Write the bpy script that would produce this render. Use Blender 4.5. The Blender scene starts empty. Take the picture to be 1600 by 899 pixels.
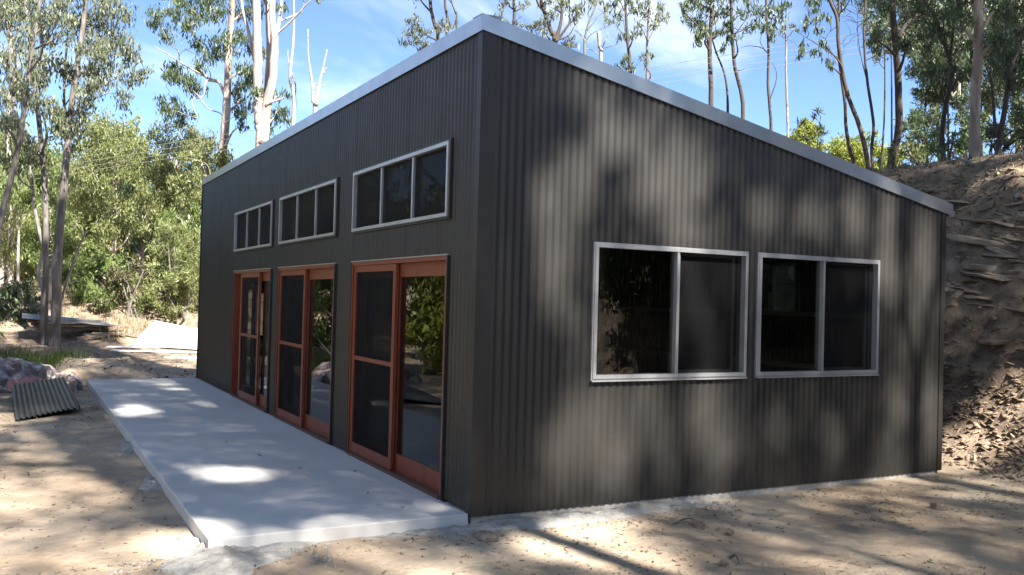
import bpy, math, random
import numpy as np
from mathutils import Vector, Matrix

# ------------------------------------------------------------------ camera, sky, sun, exposure
sc = bpy.context.scene
C = sc.collection
rad = math.radians
F_PX, YAW, PITCH, ROLL = 1422.8, rad(28.52), rad(0.862), rad(1.518)
CAM = np.array([-3.28, -6.627, 1.718])
FW = np.array([math.sin(YAW)*math.cos(PITCH), math.cos(YAW)*math.cos(PITCH), math.sin(PITCH)])
_rt = np.array([math.cos(YAW), -math.sin(YAW), 0.0]); _up = np.cross(_rt, FW)
RT = math.cos(ROLL)*_rt + math.sin(ROLL)*_up
UP = -math.sin(ROLL)*_rt + math.cos(ROLL)*_up
cam_d = bpy.data.cameras.new('camera'); cam = bpy.data.objects.new('camera', cam_d); C.objects.link(cam)
cam_d.sensor_width = 36; cam_d.lens = F_PX/1600*36; cam_d.clip_start = 0.05; cam_d.clip_end = 3000
cam.matrix_world = Matrix(((RT[0], UP[0], -FW[0], CAM[0]), (RT[1], UP[1], -FW[1], CAM[1]), (RT[2], UP[2], -FW[2], CAM[2]), (0, 0, 0, 1)))
sc.camera = cam

SUN_EL, SUN_OFF = rad(48), rad(8)      # sun stands behind the camera, a little to the right
SUN = np.array([math.cos(SUN_EL)*math.sin(SUN_OFF), -math.cos(SUN_EL)*math.cos(SUN_OFF), math.sin(SUN_EL)])
world = bpy.data.worlds.new('World'); sc.world = world; world.use_nodes = True
nt = world.node_tree; nt.nodes.clear()
def _n(t, **k):
    n = nt.nodes.new(t)
    for a, v in k.items(): setattr(n, a, v)
    return n
sky = _n('ShaderNodeTexSky', sky_type='NISHITA', sun_disc=False, sun_elevation=SUN_EL, sun_rotation=math.pi-SUN_OFF,
         air_density=0.55, dust_density=0.0, ozone_density=3.6, altitude=100)
geo = _n('ShaderNodeTexCoord')
sep = _n('ShaderNodeSeparateXYZ'); nt.links.new(geo.outputs['Generated'], sep.inputs[0])
zc = _n('ShaderNodeMath', operation='MAXIMUM'); nt.links.new(sep.outputs['Z'], zc.inputs[0]); zc.inputs[1].default_value = 0.0
za = _n('ShaderNodeMath', operation='ADD'); nt.links.new(zc.outputs[0], za.inputs[0]); za.inputs[1].default_value = 0.14
dx = _n('ShaderNodeMath', operation='DIVIDE'); nt.links.new(sep.outputs['X'], dx.inputs[0]); nt.links.new(za.outputs[0], dx.inputs[1])
dy = _n('ShaderNodeMath', operation='DIVIDE'); nt.links.new(sep.outputs['Y'], dy.inputs[0]); nt.links.new(za.outputs[0], dy.inputs[1])
cb = _n('ShaderNodeCombineXYZ'); nt.links.new(dx.outputs[0], cb.inputs[0]); nt.links.new(dy.outputs[0], cb.inputs[1]); cb.inputs[2].default_value = 1.9
noi = _n('ShaderNodeTexNoise'); noi.inputs['Scale'].default_value = 0.75; noi.inputs['Detail'].default_value = 7; noi.inputs['Roughness'].default_value = 0.55; noi.inputs['Distortion'].default_value = 0.4
nt.links.new(cb.outputs[0], noi.inputs['Vector'])
rmp = _n('ShaderNodeMapRange'); rmp.inputs['From Min'].default_value = 0.50; rmp.inputs['From Max'].default_value = 0.74
rmp.interpolation_type = 'SMOOTHSTEP'
nt.links.new(noi.outputs['Fac'], rmp.inputs['Value'])
cel = _n('ShaderNodeMapRange', interpolation_type='SMOOTHSTEP'); cel.inputs['From Min'].default_value = .13; cel.inputs['From Max'].default_value = .30; cel.inputs['To Min'].default_value = .12
nt.links.new(sep.outputs['Z'], cel.inputs['Value'])
cmul = _n('ShaderNodeMath', operation='MULTIPLY'); nt.links.new(rmp.outputs[0], cmul.inputs[0]); nt.links.new(cel.outputs[0], cmul.inputs[1])
mixc = _n('ShaderNodeMix', data_type='RGBA'); nt.links.new(cmul.outputs[0], mixc.inputs['Factor'])
nt.links.new(sky.outputs[0], mixc.inputs['A']); mixc.inputs['B'].default_value = (6.8, 7.0, 7.2, 1)
bg = _n('ShaderNodeBackground'); bg.inputs['Strength'].default_value = 0.06
wo = _n('ShaderNodeOutputWorld')
nt.links.new(mixc.outputs['Result'], bg.inputs['Color']); nt.links.new(bg.outputs[0], wo.inputs[0])

sun_d = bpy.data.lights.new('sun', 'SUN'); sun_d.energy = 4.2; sun_d.angle = rad(0.8); sun_d.color = (1.0, 0.95, 0.87)
sun_o = bpy.data.objects.new('sun', sun_d); C.objects.link(sun_o)
sun_o.rotation_euler = Vector(tuple(-SUN)).to_track_quat('-Z', 'Y').to_euler()
sun_o.location = (0, -10, 30)

sc.view_settings.view_transform = 'Standard'; sc.view_settings.look = 'None'
sc.view_settings.exposure = 2.5; sc.view_settings.gamma = 1; sc.view_settings.use_curve_mapping = False
sc.cycles.use_denoising = True
sc.cycles.max_bounces = 8; sc.cycles.transparent_max_bounces = 16
sc.cycles.caustics_reflective = False; sc.cycles.caustics_refractive = False
sc.cycles.sample_clamp_indirect = 6

# ------------------------------------------------------------------ helpers
rng = np.random.default_rng(7)
R = random.Random(11)
def P(u, v, d):
    """world point seen at photo position (u, v), d metres in front of the camera"""
    return CAM + d*(FW + RT*(u-800)/F_PX + UP*(449.5-v)/F_PX)
def on_plane(u, v, n, k):
    ray = FW + RT*(u-800)/F_PX + UP*(449.5-v)/F_PX
    return CAM + ray*(k-np.dot(n, CAM))/np.dot(n, ray)

def link(name, me, mat=None, parent=None, smooth=False):
    o = bpy.data.objects.new(name, me); C.objects.link(o)
    if mat is not None and len(me.materials) == 0: me.materials.append(mat)
    if smooth: me.shade_smooth()
    if parent is not None: o.parent = parent
    return o
def tag(o, label=None, cat=None, group=None, kind=None):
    if label: o['label'] = label
    if cat: o['category'] = cat
    if group: o['group'] = group
    if kind: o['kind'] = kind
    return o
def empty(name, loc=(0, 0, 0)):
    o = bpy.data.objects.new(name, None); C.objects.link(o); o.location = loc; o.empty_display_size = 0.2
    return o

class MB:
    def __init__(s): s.v = []; s.f = []
    def add(s, vs, fs):
        b = len(s.v); s.v += [tuple(float(c) for c in p) for p in vs]; s.f += [tuple(b+i for i in f) for f in fs]
    def box(s, a, b):
        (x0, y0, z0), (x1, y1, z1) = a, b
        if x0 > x1: x0, x1 = x1, x0
        if y0 > y1: y0, y1 = y1, y0
        if z0 > z1: z0, z1 = z1, z0
        s.add([(x0,y0,z0),(x1,y0,z0),(x1,y1,z0),(x0,y1,z0),(x0,y0,z1),(x1,y0,z1),(x1,y1,z1),(x0,y1,z1)],
              [(0,3,2,1),(4,5,6,7),(0,1,5,4),(1,2,6,5),(2,3,7,6),(3,0,4,7)])
    def prism(s, quad_a, quad_b):
        """two loops of points joined"""
        n = len(quad_a)
        s.add(list(quad_a)+list(quad_b), [tuple(range(n))[::-1], tuple(range(n, 2*n))]+[(i, (i+1)%n, n+(i+1)%n, n+i) for i in range(n)])
    def tube(s, pts, radii, sides=7, cap=True):
        pts = [np.asarray(p, float) for p in pts]; n = len(pts)
        b = len(s.v)
        ref = np.array([1.0, 0.13, 0.07])
        for i in range(n):
            t = pts[min(i+1, n-1)]-pts[max(i-1, 0)]; t = t/(np.linalg.norm(t)+1e-9)
            a = np.cross(t, ref)
            if np.linalg.norm(a) < 0.2: a = np.cross(t, np.array([0, 0, 1.0]))
            a /= np.linalg.norm(a); c = np.cross(t, a)
            for k in range(sides):
                th = 2*math.pi*k/sides
                q = pts[i]+radii[i]*(math.cos(th)*a+math.sin(th)*c)
                s.v.append((float(q[0]), float(q[1]), float(q[2])))
        for i in range(n-1):
            for k in range(sides):
                k2 = (k+1) % sides
                s.f.append((b+i*sides+k, b+i*sides+k2, b+(i+1)*sides+k2, b+(i+1)*sides+k))
        if cap:
            s.f.append(tuple(b+k for k in range(sides))[::-1]); s.f.append(tuple(b+(n-1)*sides+k for k in range(sides)))
    def mesh(s, name):
        me = bpy.data.meshes.new(name); me.from_pydata(s.v, [], s.f); me.update(); return me
    def build(s, name, mat, parent=None, smooth=False):
        return link(name, s.mesh(name), mat, parent, smooth)

def np_mesh(name, V, Fq):
    """V (n,3), Fq (m,k) equal-size faces"""
    V = np.asarray(V, np.float32); Fq = np.asarray(Fq, np.int32); m, k = Fq.shape
    me = bpy.data.meshes.new(name)
    me.vertices.add(len(V)); me.vertices.foreach_set('co', V.ravel())
    me.loops.add(m*k); me.loops.foreach_set('vertex_index', Fq.ravel())
    me.polygons.add(m); me.polygons.foreach_set('loop_start', np.arange(0, m*k, k, dtype=np.int32))
    me.update(calc_edges=True); me.validate(); return me

def _h(ix, iy, seed):
    n = (ix*374761393 + iy*668265263 + seed*974711) & 0x7fffffff
    n = ((n ^ (n >> 13))*1274126177) & 0x7fffffff
    return ((n ^ (n >> 16)) & 0xffff)/65535.0
def vnoise(x, y, seed=0):
    x = np.asarray(x, float); y = np.asarray(y, float)
    ix = np.floor(x).astype(np.int64); iy = np.floor(y).astype(np.int64); fx = x-ix; fy = y-iy
    fx = fx*fx*(3-2*fx); fy = fy*fy*(3-2*fy)
    a = _h(ix, iy, seed); b = _h(ix+1, iy, seed); c = _h(ix, iy+1, seed); d = _h(ix+1, iy+1, seed)
    return (a+(b-a)*fx)*(1-fy)+(c+(d-c)*fx)*fy
def fbm(x, y, seed=0, octv=4):
    t = 0; a = 0.5
    for i in range(octv):
        t = t+a*vnoise(x*2**i, y*2**i, seed+i); a *= .5
    return t/(1-0.5**octv)
def sstep(a, b, x):
    t = np.clip((x-a)/(b-a), 0, 1); return t*t*(3-2*t)

# ------------------------------------------------------------------ materials
def mat(name, base=(.5, .5, .5), rough=.6, metal=0.0, var=None, scale=(8, 8, 8), detail=5, bump=0.0, bump_scale=None, spec=0.5,
        var2=None, scale2=1.0, island=0.0, rng2=(.42, .62), rng1=(.35, .65)):
    m = bpy.data.materials.new(name); m.use_nodes = True; t = m.node_tree; N = t.nodes; L = t.links
    b = N['Principled BSDF']; b.inputs['Roughness'].default_value = rough; b.inputs['Metallic'].default_value = metal
    b.inputs['Specular IOR Level'].default_value = spec
    b.inputs['Base Color'].default_value = (*base, 1)
    tc = N.new('ShaderNodeTexCoord'); col = None
    def noise(vec_scale, det, ran):
        mp = N.new('ShaderNodeMapping'); mp.inputs['Scale'].default_value = vec_scale; L.new(tc.outputs['Object'], mp.inputs[0])
        n = N.new('ShaderNodeTexNoise'); n.inputs['Scale'].default_value = 1; n.inputs['Detail'].default_value = det; n.inputs['Roughness'].default_value = .6
        L.new(mp.outputs[0], n.inputs['Vector'])
        r = N.new('ShaderNodeMapRange'); r.inputs['From Min'].default_value = ran[0]; r.inputs['From Max'].default_value = ran[1]
        L.new(n.outputs['Fac'], r.inputs['Value']); return n, r
    if var is not None:
        n, r = noise(scale, detail, rng1)
        x = N.new('ShaderNodeMix'); x.data_type = 'RGBA'; L.new(r.outputs[0], x.inputs['Factor'])
        x.inputs['A'].default_value = (*base, 1); x.inputs['B'].default_value = (*var, 1); col = x.outputs['Result']
    if var2 is not None:
        s2 = scale2 if isinstance(scale2, tuple) else (scale2,)*3
        n2, r2 = noise(s2, 4, rng2)
        x = N.new('ShaderNodeMix'); x.data_type = 'RGBA'; L.new(r2.outputs[0], x.inputs['Factor'])
        if col is not None: L.new(col, x.inputs['A'])
        else: x.inputs['A'].default_value = (*base, 1)
        x.inputs['B'].default_value = (*var2, 1); col = x.outputs['Result']
    if island:
        g = N.new('ShaderNodeNewGeometry'); r = N.new('ShaderNodeMapRange'); r.inputs['To Min'].default_value = 1-island; r.inputs['To Max'].default_value = 1+island
        L.new(g.outputs['Random Per Island'], r.inputs['Value'])
        v = N.new('ShaderNodeMix'); v.data_type = 'RGBA'; v.blend_type = 'MULTIPLY'; v.inputs['Factor'].default_value = 1
        if col is not None: L.new(col, v.inputs['A'])
        else: v.inputs['A'].default_value = (*base, 1)
        L.new(r.outputs[0], v.inputs['B']); col = v.outputs['Result']
    if col is not None: L.new(col, b.inputs['Base Color'])
    if bump:
        bs = bump_scale or scale
        nb, _ = noise(bs, 6, (0, 1))
        bp = N.new('ShaderNodeBump'); bp.inputs['Strength'].default_value = bump; bp.inputs['Distance'].default_value = .03
        L.new(nb.outputs['Fac'], bp.inputs['Height']); L.new(bp.outputs[0], b.inputs['Normal'])
    return m

def leaf_mat(name, c1, c2, trans=.35):
    m = bpy.data.materials.new(name); m.use_nodes = True; t = m.node_tree; N = t.nodes; L = t.links; N.clear()
    g = N.new('ShaderNodeNewGeometry')
    x = N.new('ShaderNodeMix'); x.data_type = 'RGBA'; L.new(g.outputs['Random Per Island'], x.inputs['Factor'])
    x.inputs['A'].default_value = (*c1, 1); x.inputs['B'].default_value = (*c2, 1)
    b = N.new('ShaderNodeBsdfPrincipled'); b.inputs['Roughness'].default_value = .45; b.inputs['Specular IOR Level'].default_value = .4
    tr = N.new('ShaderNodeBsdfTranslucent'); ms = N.new('ShaderNodeMixShader'); ms.inputs[0].default_value = trans
    L.new(x.outputs['Result'], b.inputs['Base Color']); L.new(x.outputs['Result'], tr.inputs['Color'])
    L.new(b.outputs[0], ms.inputs[1]); L.new(tr.outputs[0], ms.inputs[2])
    o = N.new('ShaderNodeOutputMaterial'); L.new(ms.outputs[0], o.inputs[0]); return m

def glass_mat(name, tint=(.62, .66, .65)):
    m = bpy.data.materials.new(name); m.use_nodes = True; t = m.node_tree; N = t.nodes; L = t.links; N.clear()
    lw = N.new('ShaderNodeLayerWeight'); lw.inputs['Blend'].default_value = .5
    pw = N.new('ShaderNodeMath'); pw.operation = 'POWER'; L.new(lw.outputs['Facing'], pw.inputs[0]); pw.inputs[1].default_value = 4.0
    ma = N.new('ShaderNodeMath'); ma.operation = 'MULTIPLY_ADD'; L.new(pw.outputs[0], ma.inputs[0]); ma.inputs[1].default_value = .93; ma.inputs[2].default_value = .045
    tr = N.new('ShaderNodeBsdfTransparent'); tr.inputs[0].default_value = (*tint, 1)
    gl = N.new('ShaderNodeBsdfGlossy'); gl.inputs['Roughness'].default_value = .005
    ms = N.new('ShaderNodeMixShader'); L.new(ma.outputs[0], ms.inputs[0]); L.new(tr.outputs[0], ms.inputs[1]); L.new(gl.outputs[0], ms.inputs[2])
    o = N.new('ShaderNodeOutputMaterial'); L.new(ms.outputs[0], o.inputs[0]); return m

def screen_mat(name):
    m = bpy.data.materials.new(name); m.use_nodes = True; t = m.node_tree; N = t.nodes; L = t.links; N.clear()
    tr = N.new('ShaderNodeBsdfTransparent'); df = N.new('ShaderNodeBsdfPrincipled'); df.inputs['Base Color'].default_value = (.011, .011, .0115, 1)
    df.inputs['Roughness'].default_value = .7; df.inputs['Specular IOR Level'].default_value = .1
    ms = N.new('ShaderNodeMixShader'); ms.inputs[0].default_value = .5; L.new(tr.outputs[0], ms.inputs[1]); L.new(df.outputs[0], ms.inputs[2])
    o = N.new('ShaderNodeOutputMaterial'); L.new(ms.outputs[0], o.inputs[0]); return m

M = {}
M['clad'] = mat('charcoal_steel', (.0232, .0212, .0188), .46, 0, var=(.0300, .0275, .0245), scale=(3.5, 3.5, .35), detail=8, var2=(.034, .0318, .0294), scale2=(1.2, 1.2, 1.6), rng2=(.54, .74), spec=.4)
M['zinc'] = mat('zincalume_trim', (.50, .505, .51), .30, .8, var=(.42, .425, .43), scale=(3, 3, 3))
M['alum'] = mat('aluminium', (.50, .50, .51), .38, .6, var=(.42, .42, .43), scale=(6, 6, 6))
M['timber'] = mat('red_timber', (.25, .055, .022), .36, 0, var=(.13, .028, .012), scale=(60, 60, 3), detail=4, bump=.15, bump_scale=(90, 90, 5))
M['timber_sill'] = mat('brown_timber', (.11, .05, .032), .5, 0, var=(.08, .035, .022), scale=(60, 4, 60))
M['glass'] = glass_mat('window_glass')
M['screen'] = screen_mat('fly_screen')
M['concrete'] = mat('concrete', (.60, .58, .55), .75, 0, var=(.50, .485, .46), scale=(1.4, 1.4, 1.4), detail=12, bump=.15, bump_scale=(60, 60, 60),
                    var2=(.63, .61, .58), scale2=(.7, .7, .7))
M['concrete_rough'] = mat('rough_concrete', (.43, .415, .39), .95, 0, var=(.29, .265, .23), scale=(9, 9, 9), detail=8, bump=.8, bump_scale=(28, 28, 28))
M['dirt'] = mat('dirt', (.42, .325, .230), .95, 0, var=(.29, .215, .148), scale=(2.6, 2.6, 2.6), detail=12, bump=1.0, bump_scale=(16, 16, 16),
                var2=(.48, .395, .30), scale2=(.55, .55, .55), rng2=(.45, .7))
def bank_soil(m):
    """dug brown soil of the bank and leaf-strewn soil of the mound: other earth than the sandy pad"""
    t = m.node_tree; N = t.nodes; L = t.links; b = N['Principled BSDF']; src = b.inputs['Base Color'].links[0].from_socket
    tc = N.new('ShaderNodeTexCoord'); sp = N.new('ShaderNodeSeparateXYZ'); L.new(tc.outputs['Object'], sp.inputs[0])
    def nz(s, d):
        n = N.new('ShaderNodeTexNoise'); n.inputs['Scale'].default_value = s; n.inputs['Detail'].default_value = d; L.new(tc.outputs['Object'], n.inputs['Vector']); return n.outputs['Fac']
    def mth(op, a, b_):
        n = N.new('ShaderNodeMath'); n.operation = op
        for i, v in enumerate((a, b_)):
            if isinstance(v, (int, float)): n.inputs[i].default_value = v
            else: L.new(v, n.inputs[i])
        return n.outputs[0]
    def rmap(v, a, b_):
        r = N.new('ShaderNodeMapRange'); r.interpolation_type = 'SMOOTHSTEP'; r.inputs['From Min'].default_value = a; r.inputs['From Max'].default_value = b_; L.new(v, r.inputs['Value']); return r.outputs[0]
    wob = mth('MULTIPLY', mth('SUBTRACT', nz(1.3, 5), .5), 1.6)
    f1 = rmap(mth('ADD', sp.outputs['X'], wob), 6.2, 7.0)
    f2 = rmap(mth('ADD', sp.outputs['Y'], mth('MULTIPLY', wob, 3.0)), 15.0, 22.0)
    cr = N.new('ShaderNodeValToRGB'); cr.color_ramp.elements[0].position = .32; cr.color_ramp.elements[0].color = (.095, .066, .044, 1); cr.color_ramp.elements[1].position = .70; cr.color_ramp.elements[1].color = (.30, .225, .155, 1)
    L.new(nz(4.5, 9), cr.inputs[0])
    x = N.new('ShaderNodeMix'); x.data_type = 'RGBA'; f3 = rmap(mth('MULTIPLY', mth('ADD', sp.outputs['Y'], wob), -1.0), 10.0, 14.0); L.new(mth('MAXIMUM', mth('MAXIMUM', f1, f3), mth('MULTIPLY', f2, .85)), x.inputs['Factor']); L.new(src, x.inputs['A']); L.new(cr.outputs[0], x.inputs['B']); L.new(x.outputs['Result'], b.inputs['Base Color'])
bank_soil(M['dirt'])
M['rock'] = mat('shale', (.34, .265, .19), .85, 0, var=(.19, .14, .10), scale=(5, 5, 26), detail=7, bump=.6, bump_scale=(14, 14, 60), var2=(.46, .39, .30), scale2=2.0, rng2=(.5, .68))
M['chip'] = mat('shale_chips', (.24, .175, .12), .9, 0, island=.45)
M['litter'] = mat('leaf_litter', (.15, .105, .07), .85, 0, island=.6)
M['bark_pale'] = mat('pale_bark', (.38, .32, .285), .8, 0, var=(.25, .19, .165), scale=(5, 5, .9), detail=6, bump=.4, bump_scale=(18, 18, 4), var2=(.46, .42, .385), scale2=(2.5, 2.5, .5), rng2=(.5, .6))
M['bark_grey'] = mat('grey_bark', (.155, .135, .12), .9, 0, var=(.085, .072, .064), scale=(14, 14, 2.2), detail=6, bump=.6, bump_scale=(30, 30, 5), var2=(.24, .215, .195), scale2=(3, 3, .8), rng2=(.52, .66))
M['bark_dark'] = mat('dark_bark', (.075, .060, .052), .95, 0, var=(.045, .036, .03), scale=(16, 16, 2.5), detail=6, bump=.6, bump_scale=(30, 30, 5))
M['bark_gum'] = mat('peeling_bark', (.30, .25, .215), .9, 0, var=(.17, .125, .10), scale=(7, 7, 1.1), detail=7, bump=.6, bump_scale=(26, 26, 4), var2=(.42, .37, .33), scale2=(2.4, 2.4, .6), rng2=(.5, .62))
M['dead'] = mat('bleached_wood', (.34, .32, .30), .85, 0, var=(.23, .21, .19), scale=(12, 12, 2), detail=5, bump=.3)
M['leaf_grey'] = leaf_mat('leaf_grey_green', (.100, .120, .068), (.19, .21, .13))
M['leaf_olive'] = leaf_mat('leaf_olive', (.135, .160, .058), (.265, .285, .115), .46)
M['leaf_green'] = leaf_mat('leaf_green', (.100, .150, .042), (.21, .265, .085), .46)
M['leaf_dark'] = leaf_mat('leaf_dark', (.048, .078, .036), (.120, .155, .078), .36)
M['leaf_yellow'] = leaf_mat('leaf_yellow_green', (.17, .21, .035), (.27, .29, .06), .4)
M['leaf_brown'] = leaf_mat('leaf_brown', (.075, .075, .035), (.13, .12, .06), .25)
M['grass'] = leaf_mat('grass_green', (.05, .085, .018), (.11, .15, .04), .3)
M['straw'] = leaf_mat('dry_grass', (.15, .125, .065), (.30, .25, .14), .25)
M['white_board'] = mat('white_board', (.80, .80, .78), .5, 0, var=(.72, .72, .70), scale=(1.5, 1.5, 1.5))
M['iron_sheet'] = mat('grey_iron', (.10, .095, .09), .4, .4, var=(.07, .065, .06), scale=(2, 2, 2))
M['galv'] = mat('galvanised_iron', (.36, .36, .36), .4, .6, var=(.36, .34, .32), scale=(4, 4, 4))
M['plank'] = mat('weathered_plank', (.24, .20, .165), .9, 0, var=(.14, .11, .09), scale=(3, 30, 30), bump=.3)
M['plastic'] = mat('crumpled_plastic', (.30, .245, .235), .32, 0, var=(.11, .080, .075), scale=(2.2, 2.2, 2.2), detail=4, rng1=(.46, .54), var2=(.50, .44, .43), scale2=(3.2, 3.2, 3.2), rng2=(.56, .64))
M['plastic_pink'] = mat('pink_plastic', (.46, .20, .20), .35, 0, var=(.34, .14, .15), scale=(5, 5, 5))
M['wire'] = mat('bare_wire', (.20, .19, .165), .6, 0)
M['black'] = mat('black_latch', (.02, .02, .02), .5)

# ------------------------------------------------------------------ dimensions of the shed (metres)
H, LEN, W, H2 = 3.923, 12.70, 5.765, 2.837
DOORS = [(.525, 3.056), (3.686, 6.276), (6.722, 9.285)]      # along the long front, from the near corner
DZ = 2.10
WZ0, WZ1 = 2.436, 3.089
RZ0, RZ1 = 1.064, 2.241
RWIN = [(1.116, 2.868), (3.015, 4.708)]
BWIN = (2.10, 3.00, 1.66, 2.32)
SLAB_X = -2.05

# ------------------------------------------------------------------ terrain
def toe_x(y): return 6.40+0.25*(fbm(y*.7+3, y*0+1.5, 5)-.5)+0.10*np.maximum(0, -y-1)
def ground_h(x, y, rough=True):
    x = np.asarray(x, float); y = np.asarray(y, float)
    z = -0.105+0.03*sstep(2, 5.5, x)*sstep(-3, -.3, y)+0.05*(fbm(x*.6, y*.6, 1)-.5)*(1-sstep(-.6, -.1, y)*sstep(-2.6, -2.1, x)*(1-sstep(5.8, 6.2, x)))
    if rough: z = z+0.022*(fbm(x*5, y*5, 9, 4)-.5)
    # cut bank right of the shed
    e = x-toe_x(y)+0.35*(fbm(x*.9, y*.9, 21)-.5)*sstep(0, .6, x-6.2)
    prof = np.interp(e, [-.4, 0, .35, .9, 1.35, 1.75, 2.15, 2.6, 3.2, 4.2, 11, 30], [0, .05, .28, .75, 1.35, 2.15, 2.85, 3.55, 4.05, 4.35, 5.55, 6.2])
    fade = 1-sstep(34, 60, y)*.8
    fade = fade*(1-.85*sstep(-12, -40, y))
    b = prof*fade
    if rough:
        tz = b-0.16*y*0+0.10*(y)      # beds dip gently along the cut
        stp = tz/0.15; fr = stp-np.floor(stp)
        terr = (np.floor(stp)+sstep(.55, 1, fr))*.15-tz
        amt = sstep(.9, 1.5, b)*(1-sstep(3.5, 4.1, b))
        b = b+terr*.6*amt+0.16*(fbm(x*3.3, y*2.2, 31, 4)-.5)*sstep(.05, .5, b)
        b = b+0.11*(fbm(x*7, y*6, 33, 4)-.5)*sstep(.05, .3, b)
    z = z+b
    # mound beyond the far end on the left
    m = sstep(26.0, 33.5, y+1.2*(fbm(x*.35, y*.3, 44)-.5)*2+0.35*(x+1))*(1-sstep(4, 12, x))
    z = z+m*(1.75+.5*(fbm(x*.5, y*.5, 47)-.5))
    z = z+0.25*sstep(13.2, 14.2, y)*(1-sstep(16.5, 18.5, y))*sstep(-2.6, -2.2, x)*(1-sstep(-1.0, -.4, x))*(.4+fbm(x*1.7, y*1.7, 48))
    z = z+3.5*sstep(45, 110, y)+2.0*sstep(-8, -40, x)
    return z
def seg(*s):
    o = []
    for a, b, n in s: o.append(np.linspace(a, b, n, endpoint=False))
    return np.concatenate(o+[[s[-1][1]]])
gx = seg((-500, -60, 10), (-60, -12, 20), (-12, -5, 24), (-5, 6.1, 140), (6.1, 10, 86), (10, 20, 50), (20, 60, 24), (60, 500, 10))
gy = seg((-500, -60, 10), (-60, -14, 16), (-14, -4, 50), (-4, 5, 150), (5, 14, 80), (14, 36, 120), (36, 70, 30), (70, 600, 14))
GX, GY = np.meshgrid(gx, gy); GZ = ground_h(GX, GY)
nx_, ny_ = len(gx), len(gy)
idx = np.arange(nx_*ny_).reshape(ny_, nx_)
quads = np.stack([idx[:-1, :-1], idx[:-1, 1:], idx[1:, 1:], idx[1:, :-1]], -1).reshape(-1, 4)
gme = np_mesh('ground', np.stack([GX, GY, GZ], -1).reshape(-1, 3), quads)
ground = link('ground', gme, M['dirt'], None, True); tag(ground, kind='structure')
def gz(x, y): return float(ground_h(np.array([x]), np.array([y]))[0])

# ------------------------------------------------------------------ patio slab
def bevel_box(name, a, b, r, mt, parent=None):
    import bmesh
    mb = MB(); mb.box(a, b); me = mb.mesh(name); bm = bmesh.new(); bm.from_mesh(me)
    bmesh.ops.bevel(bm, geom=bm.edges[:], offset=r, segments=2, affect='EDGES', profile=.5); bm.to_mesh(me); bm.free()
    return link(name, me, mt, parent)
patio = bevel_box('patio', (SLAB_X, -.012, -.115), (-.03, 12.62, -.004), .008, M['concrete']); tag(patio, kind='structure')

# ------------------------------------------------------------------ the shed
shed = empty('shed', (0, 0, 0))
tag(shed, 'dark charcoal corrugated steel shed with sloping roof and red timber sliding doors', 'shed')
WALLS = {'front': lambda u, n, z: (-n, u, z), 'side': lambda u, n, z: (u, -n, z),
         'rear': lambda u, n, z: (W+n, u, z), 'end': lambda u, n, z: (u, LEN+n, z)}
def wbox(mb, wall, u0, u1, z0, z1, n0, n1):
    f = WALLS[wall]; mb.box(f(u0, n0, z0), f(u1, n1, z1))
def roof_z(x): return H+(H2-H)*x/W

def cladding(wall, u_start, u_end, zbot, ztop, holes):
    f = WALLS[wall]; pitch = .0762; n_per = 10; per = 8; step = pitch/per
    nsh = int(math.ceil((u_end-u_start)/(pitch*n_per)-1e-6))
    for k in range(nsh):
        a = u_start+k*pitch*n_per; b = min(a+pitch*n_per+.022, u_end)
        ns = max(2, int(round((b-a)/step))); us = [a+(b-a)*i/ns for i in range(ns+1)]
        def pt(u, z):
            off = .012+.0049*math.cos(2*math.pi*(u-u_start)/pitch)+.0007*(1-(u-a)/(b-a))*(1 if k else 0)
            return f(u, off, z)
        mb = MB()
        for i in range(ns):
            um = (us[i]+us[i+1])/2
            cuts = sorted((z0, z1) for (h0, h1, z0, z1) in holes if h0 < um < h1)
            zs = []; z = zbot
            for z0, z1 in cuts:
                if z0 > z+1e-4: zs.append((z, z0))
                z = max(z, z1)
            zs.append((z, None))
            for z0, z1 in zs:
                t0 = ztop(us[i]) if z1 is None else z1; t1 = ztop(us[i+1]) if z1 is None else z1
                mb.add([pt(us[i], z0), pt(us[i+1], z0), pt(us[i+1], t1), pt(us[i], t0)], [(0, 1, 2, 3)])
        me = mb.mesh('cladding_sheet')
        import bmesh
        bm = bmesh.new(); bm.from_mesh(me); bmesh.ops.remove_doubles(bm, verts=bm.verts[:], dist=1e-5)
        todo = set(bm.faces)                      # a sheet cut in two by an opening becomes two sheets
        while todo:
            st = [todo.pop()]; isl = list(st)
            while st:
                for ed in st.pop().edges:
                    for q in ed.link_faces:
                        if q in todo: todo.remove(q); st.append(q); isl.append(q)
            pc = MB(); ids = {}
            for fc in isl:
                for vv in fc.verts:
                    if vv not in ids: ids[vv] = len(pc.v); pc.v.append(tuple(vv.co))
                pc.f.append(tuple(ids[vv] for vv in fc.verts))
            pc.build('cladding_sheet', M['clad'], shed, True)
        bm.free(); bpy.data.meshes.remove(me)
e = .012
front_holes = [(a+e, b-e, -.1, DZ-e) for a, b in DOORS]+[(a+e, b-e, WZ0+e, WZ1-e) for a, b in DOORS]
side_holes = [(a+e, b-e, RZ0+e, RZ1-e) for a, b in RWIN]
cladding('front', .03, LEN, .006, lambda u: H, front_holes)
cladding('side', .07, W, -.035, lambda u: roof_z(u)+.02, side_holes)
cladding('rear', 0, LEN, -.035, lambda u: H2, [(BWIN[0]+e, BWIN[1]-e, BWIN[2]+e, BWIN[3]-e)])
cladding('end', 0, W, -.035, lambda u: roof_z(u)+.02, [])
bevel_box('floor_slab', (.0, .0, -.42), (W, LEN, -.012), .01, M['concrete_rough'], shed)

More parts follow.
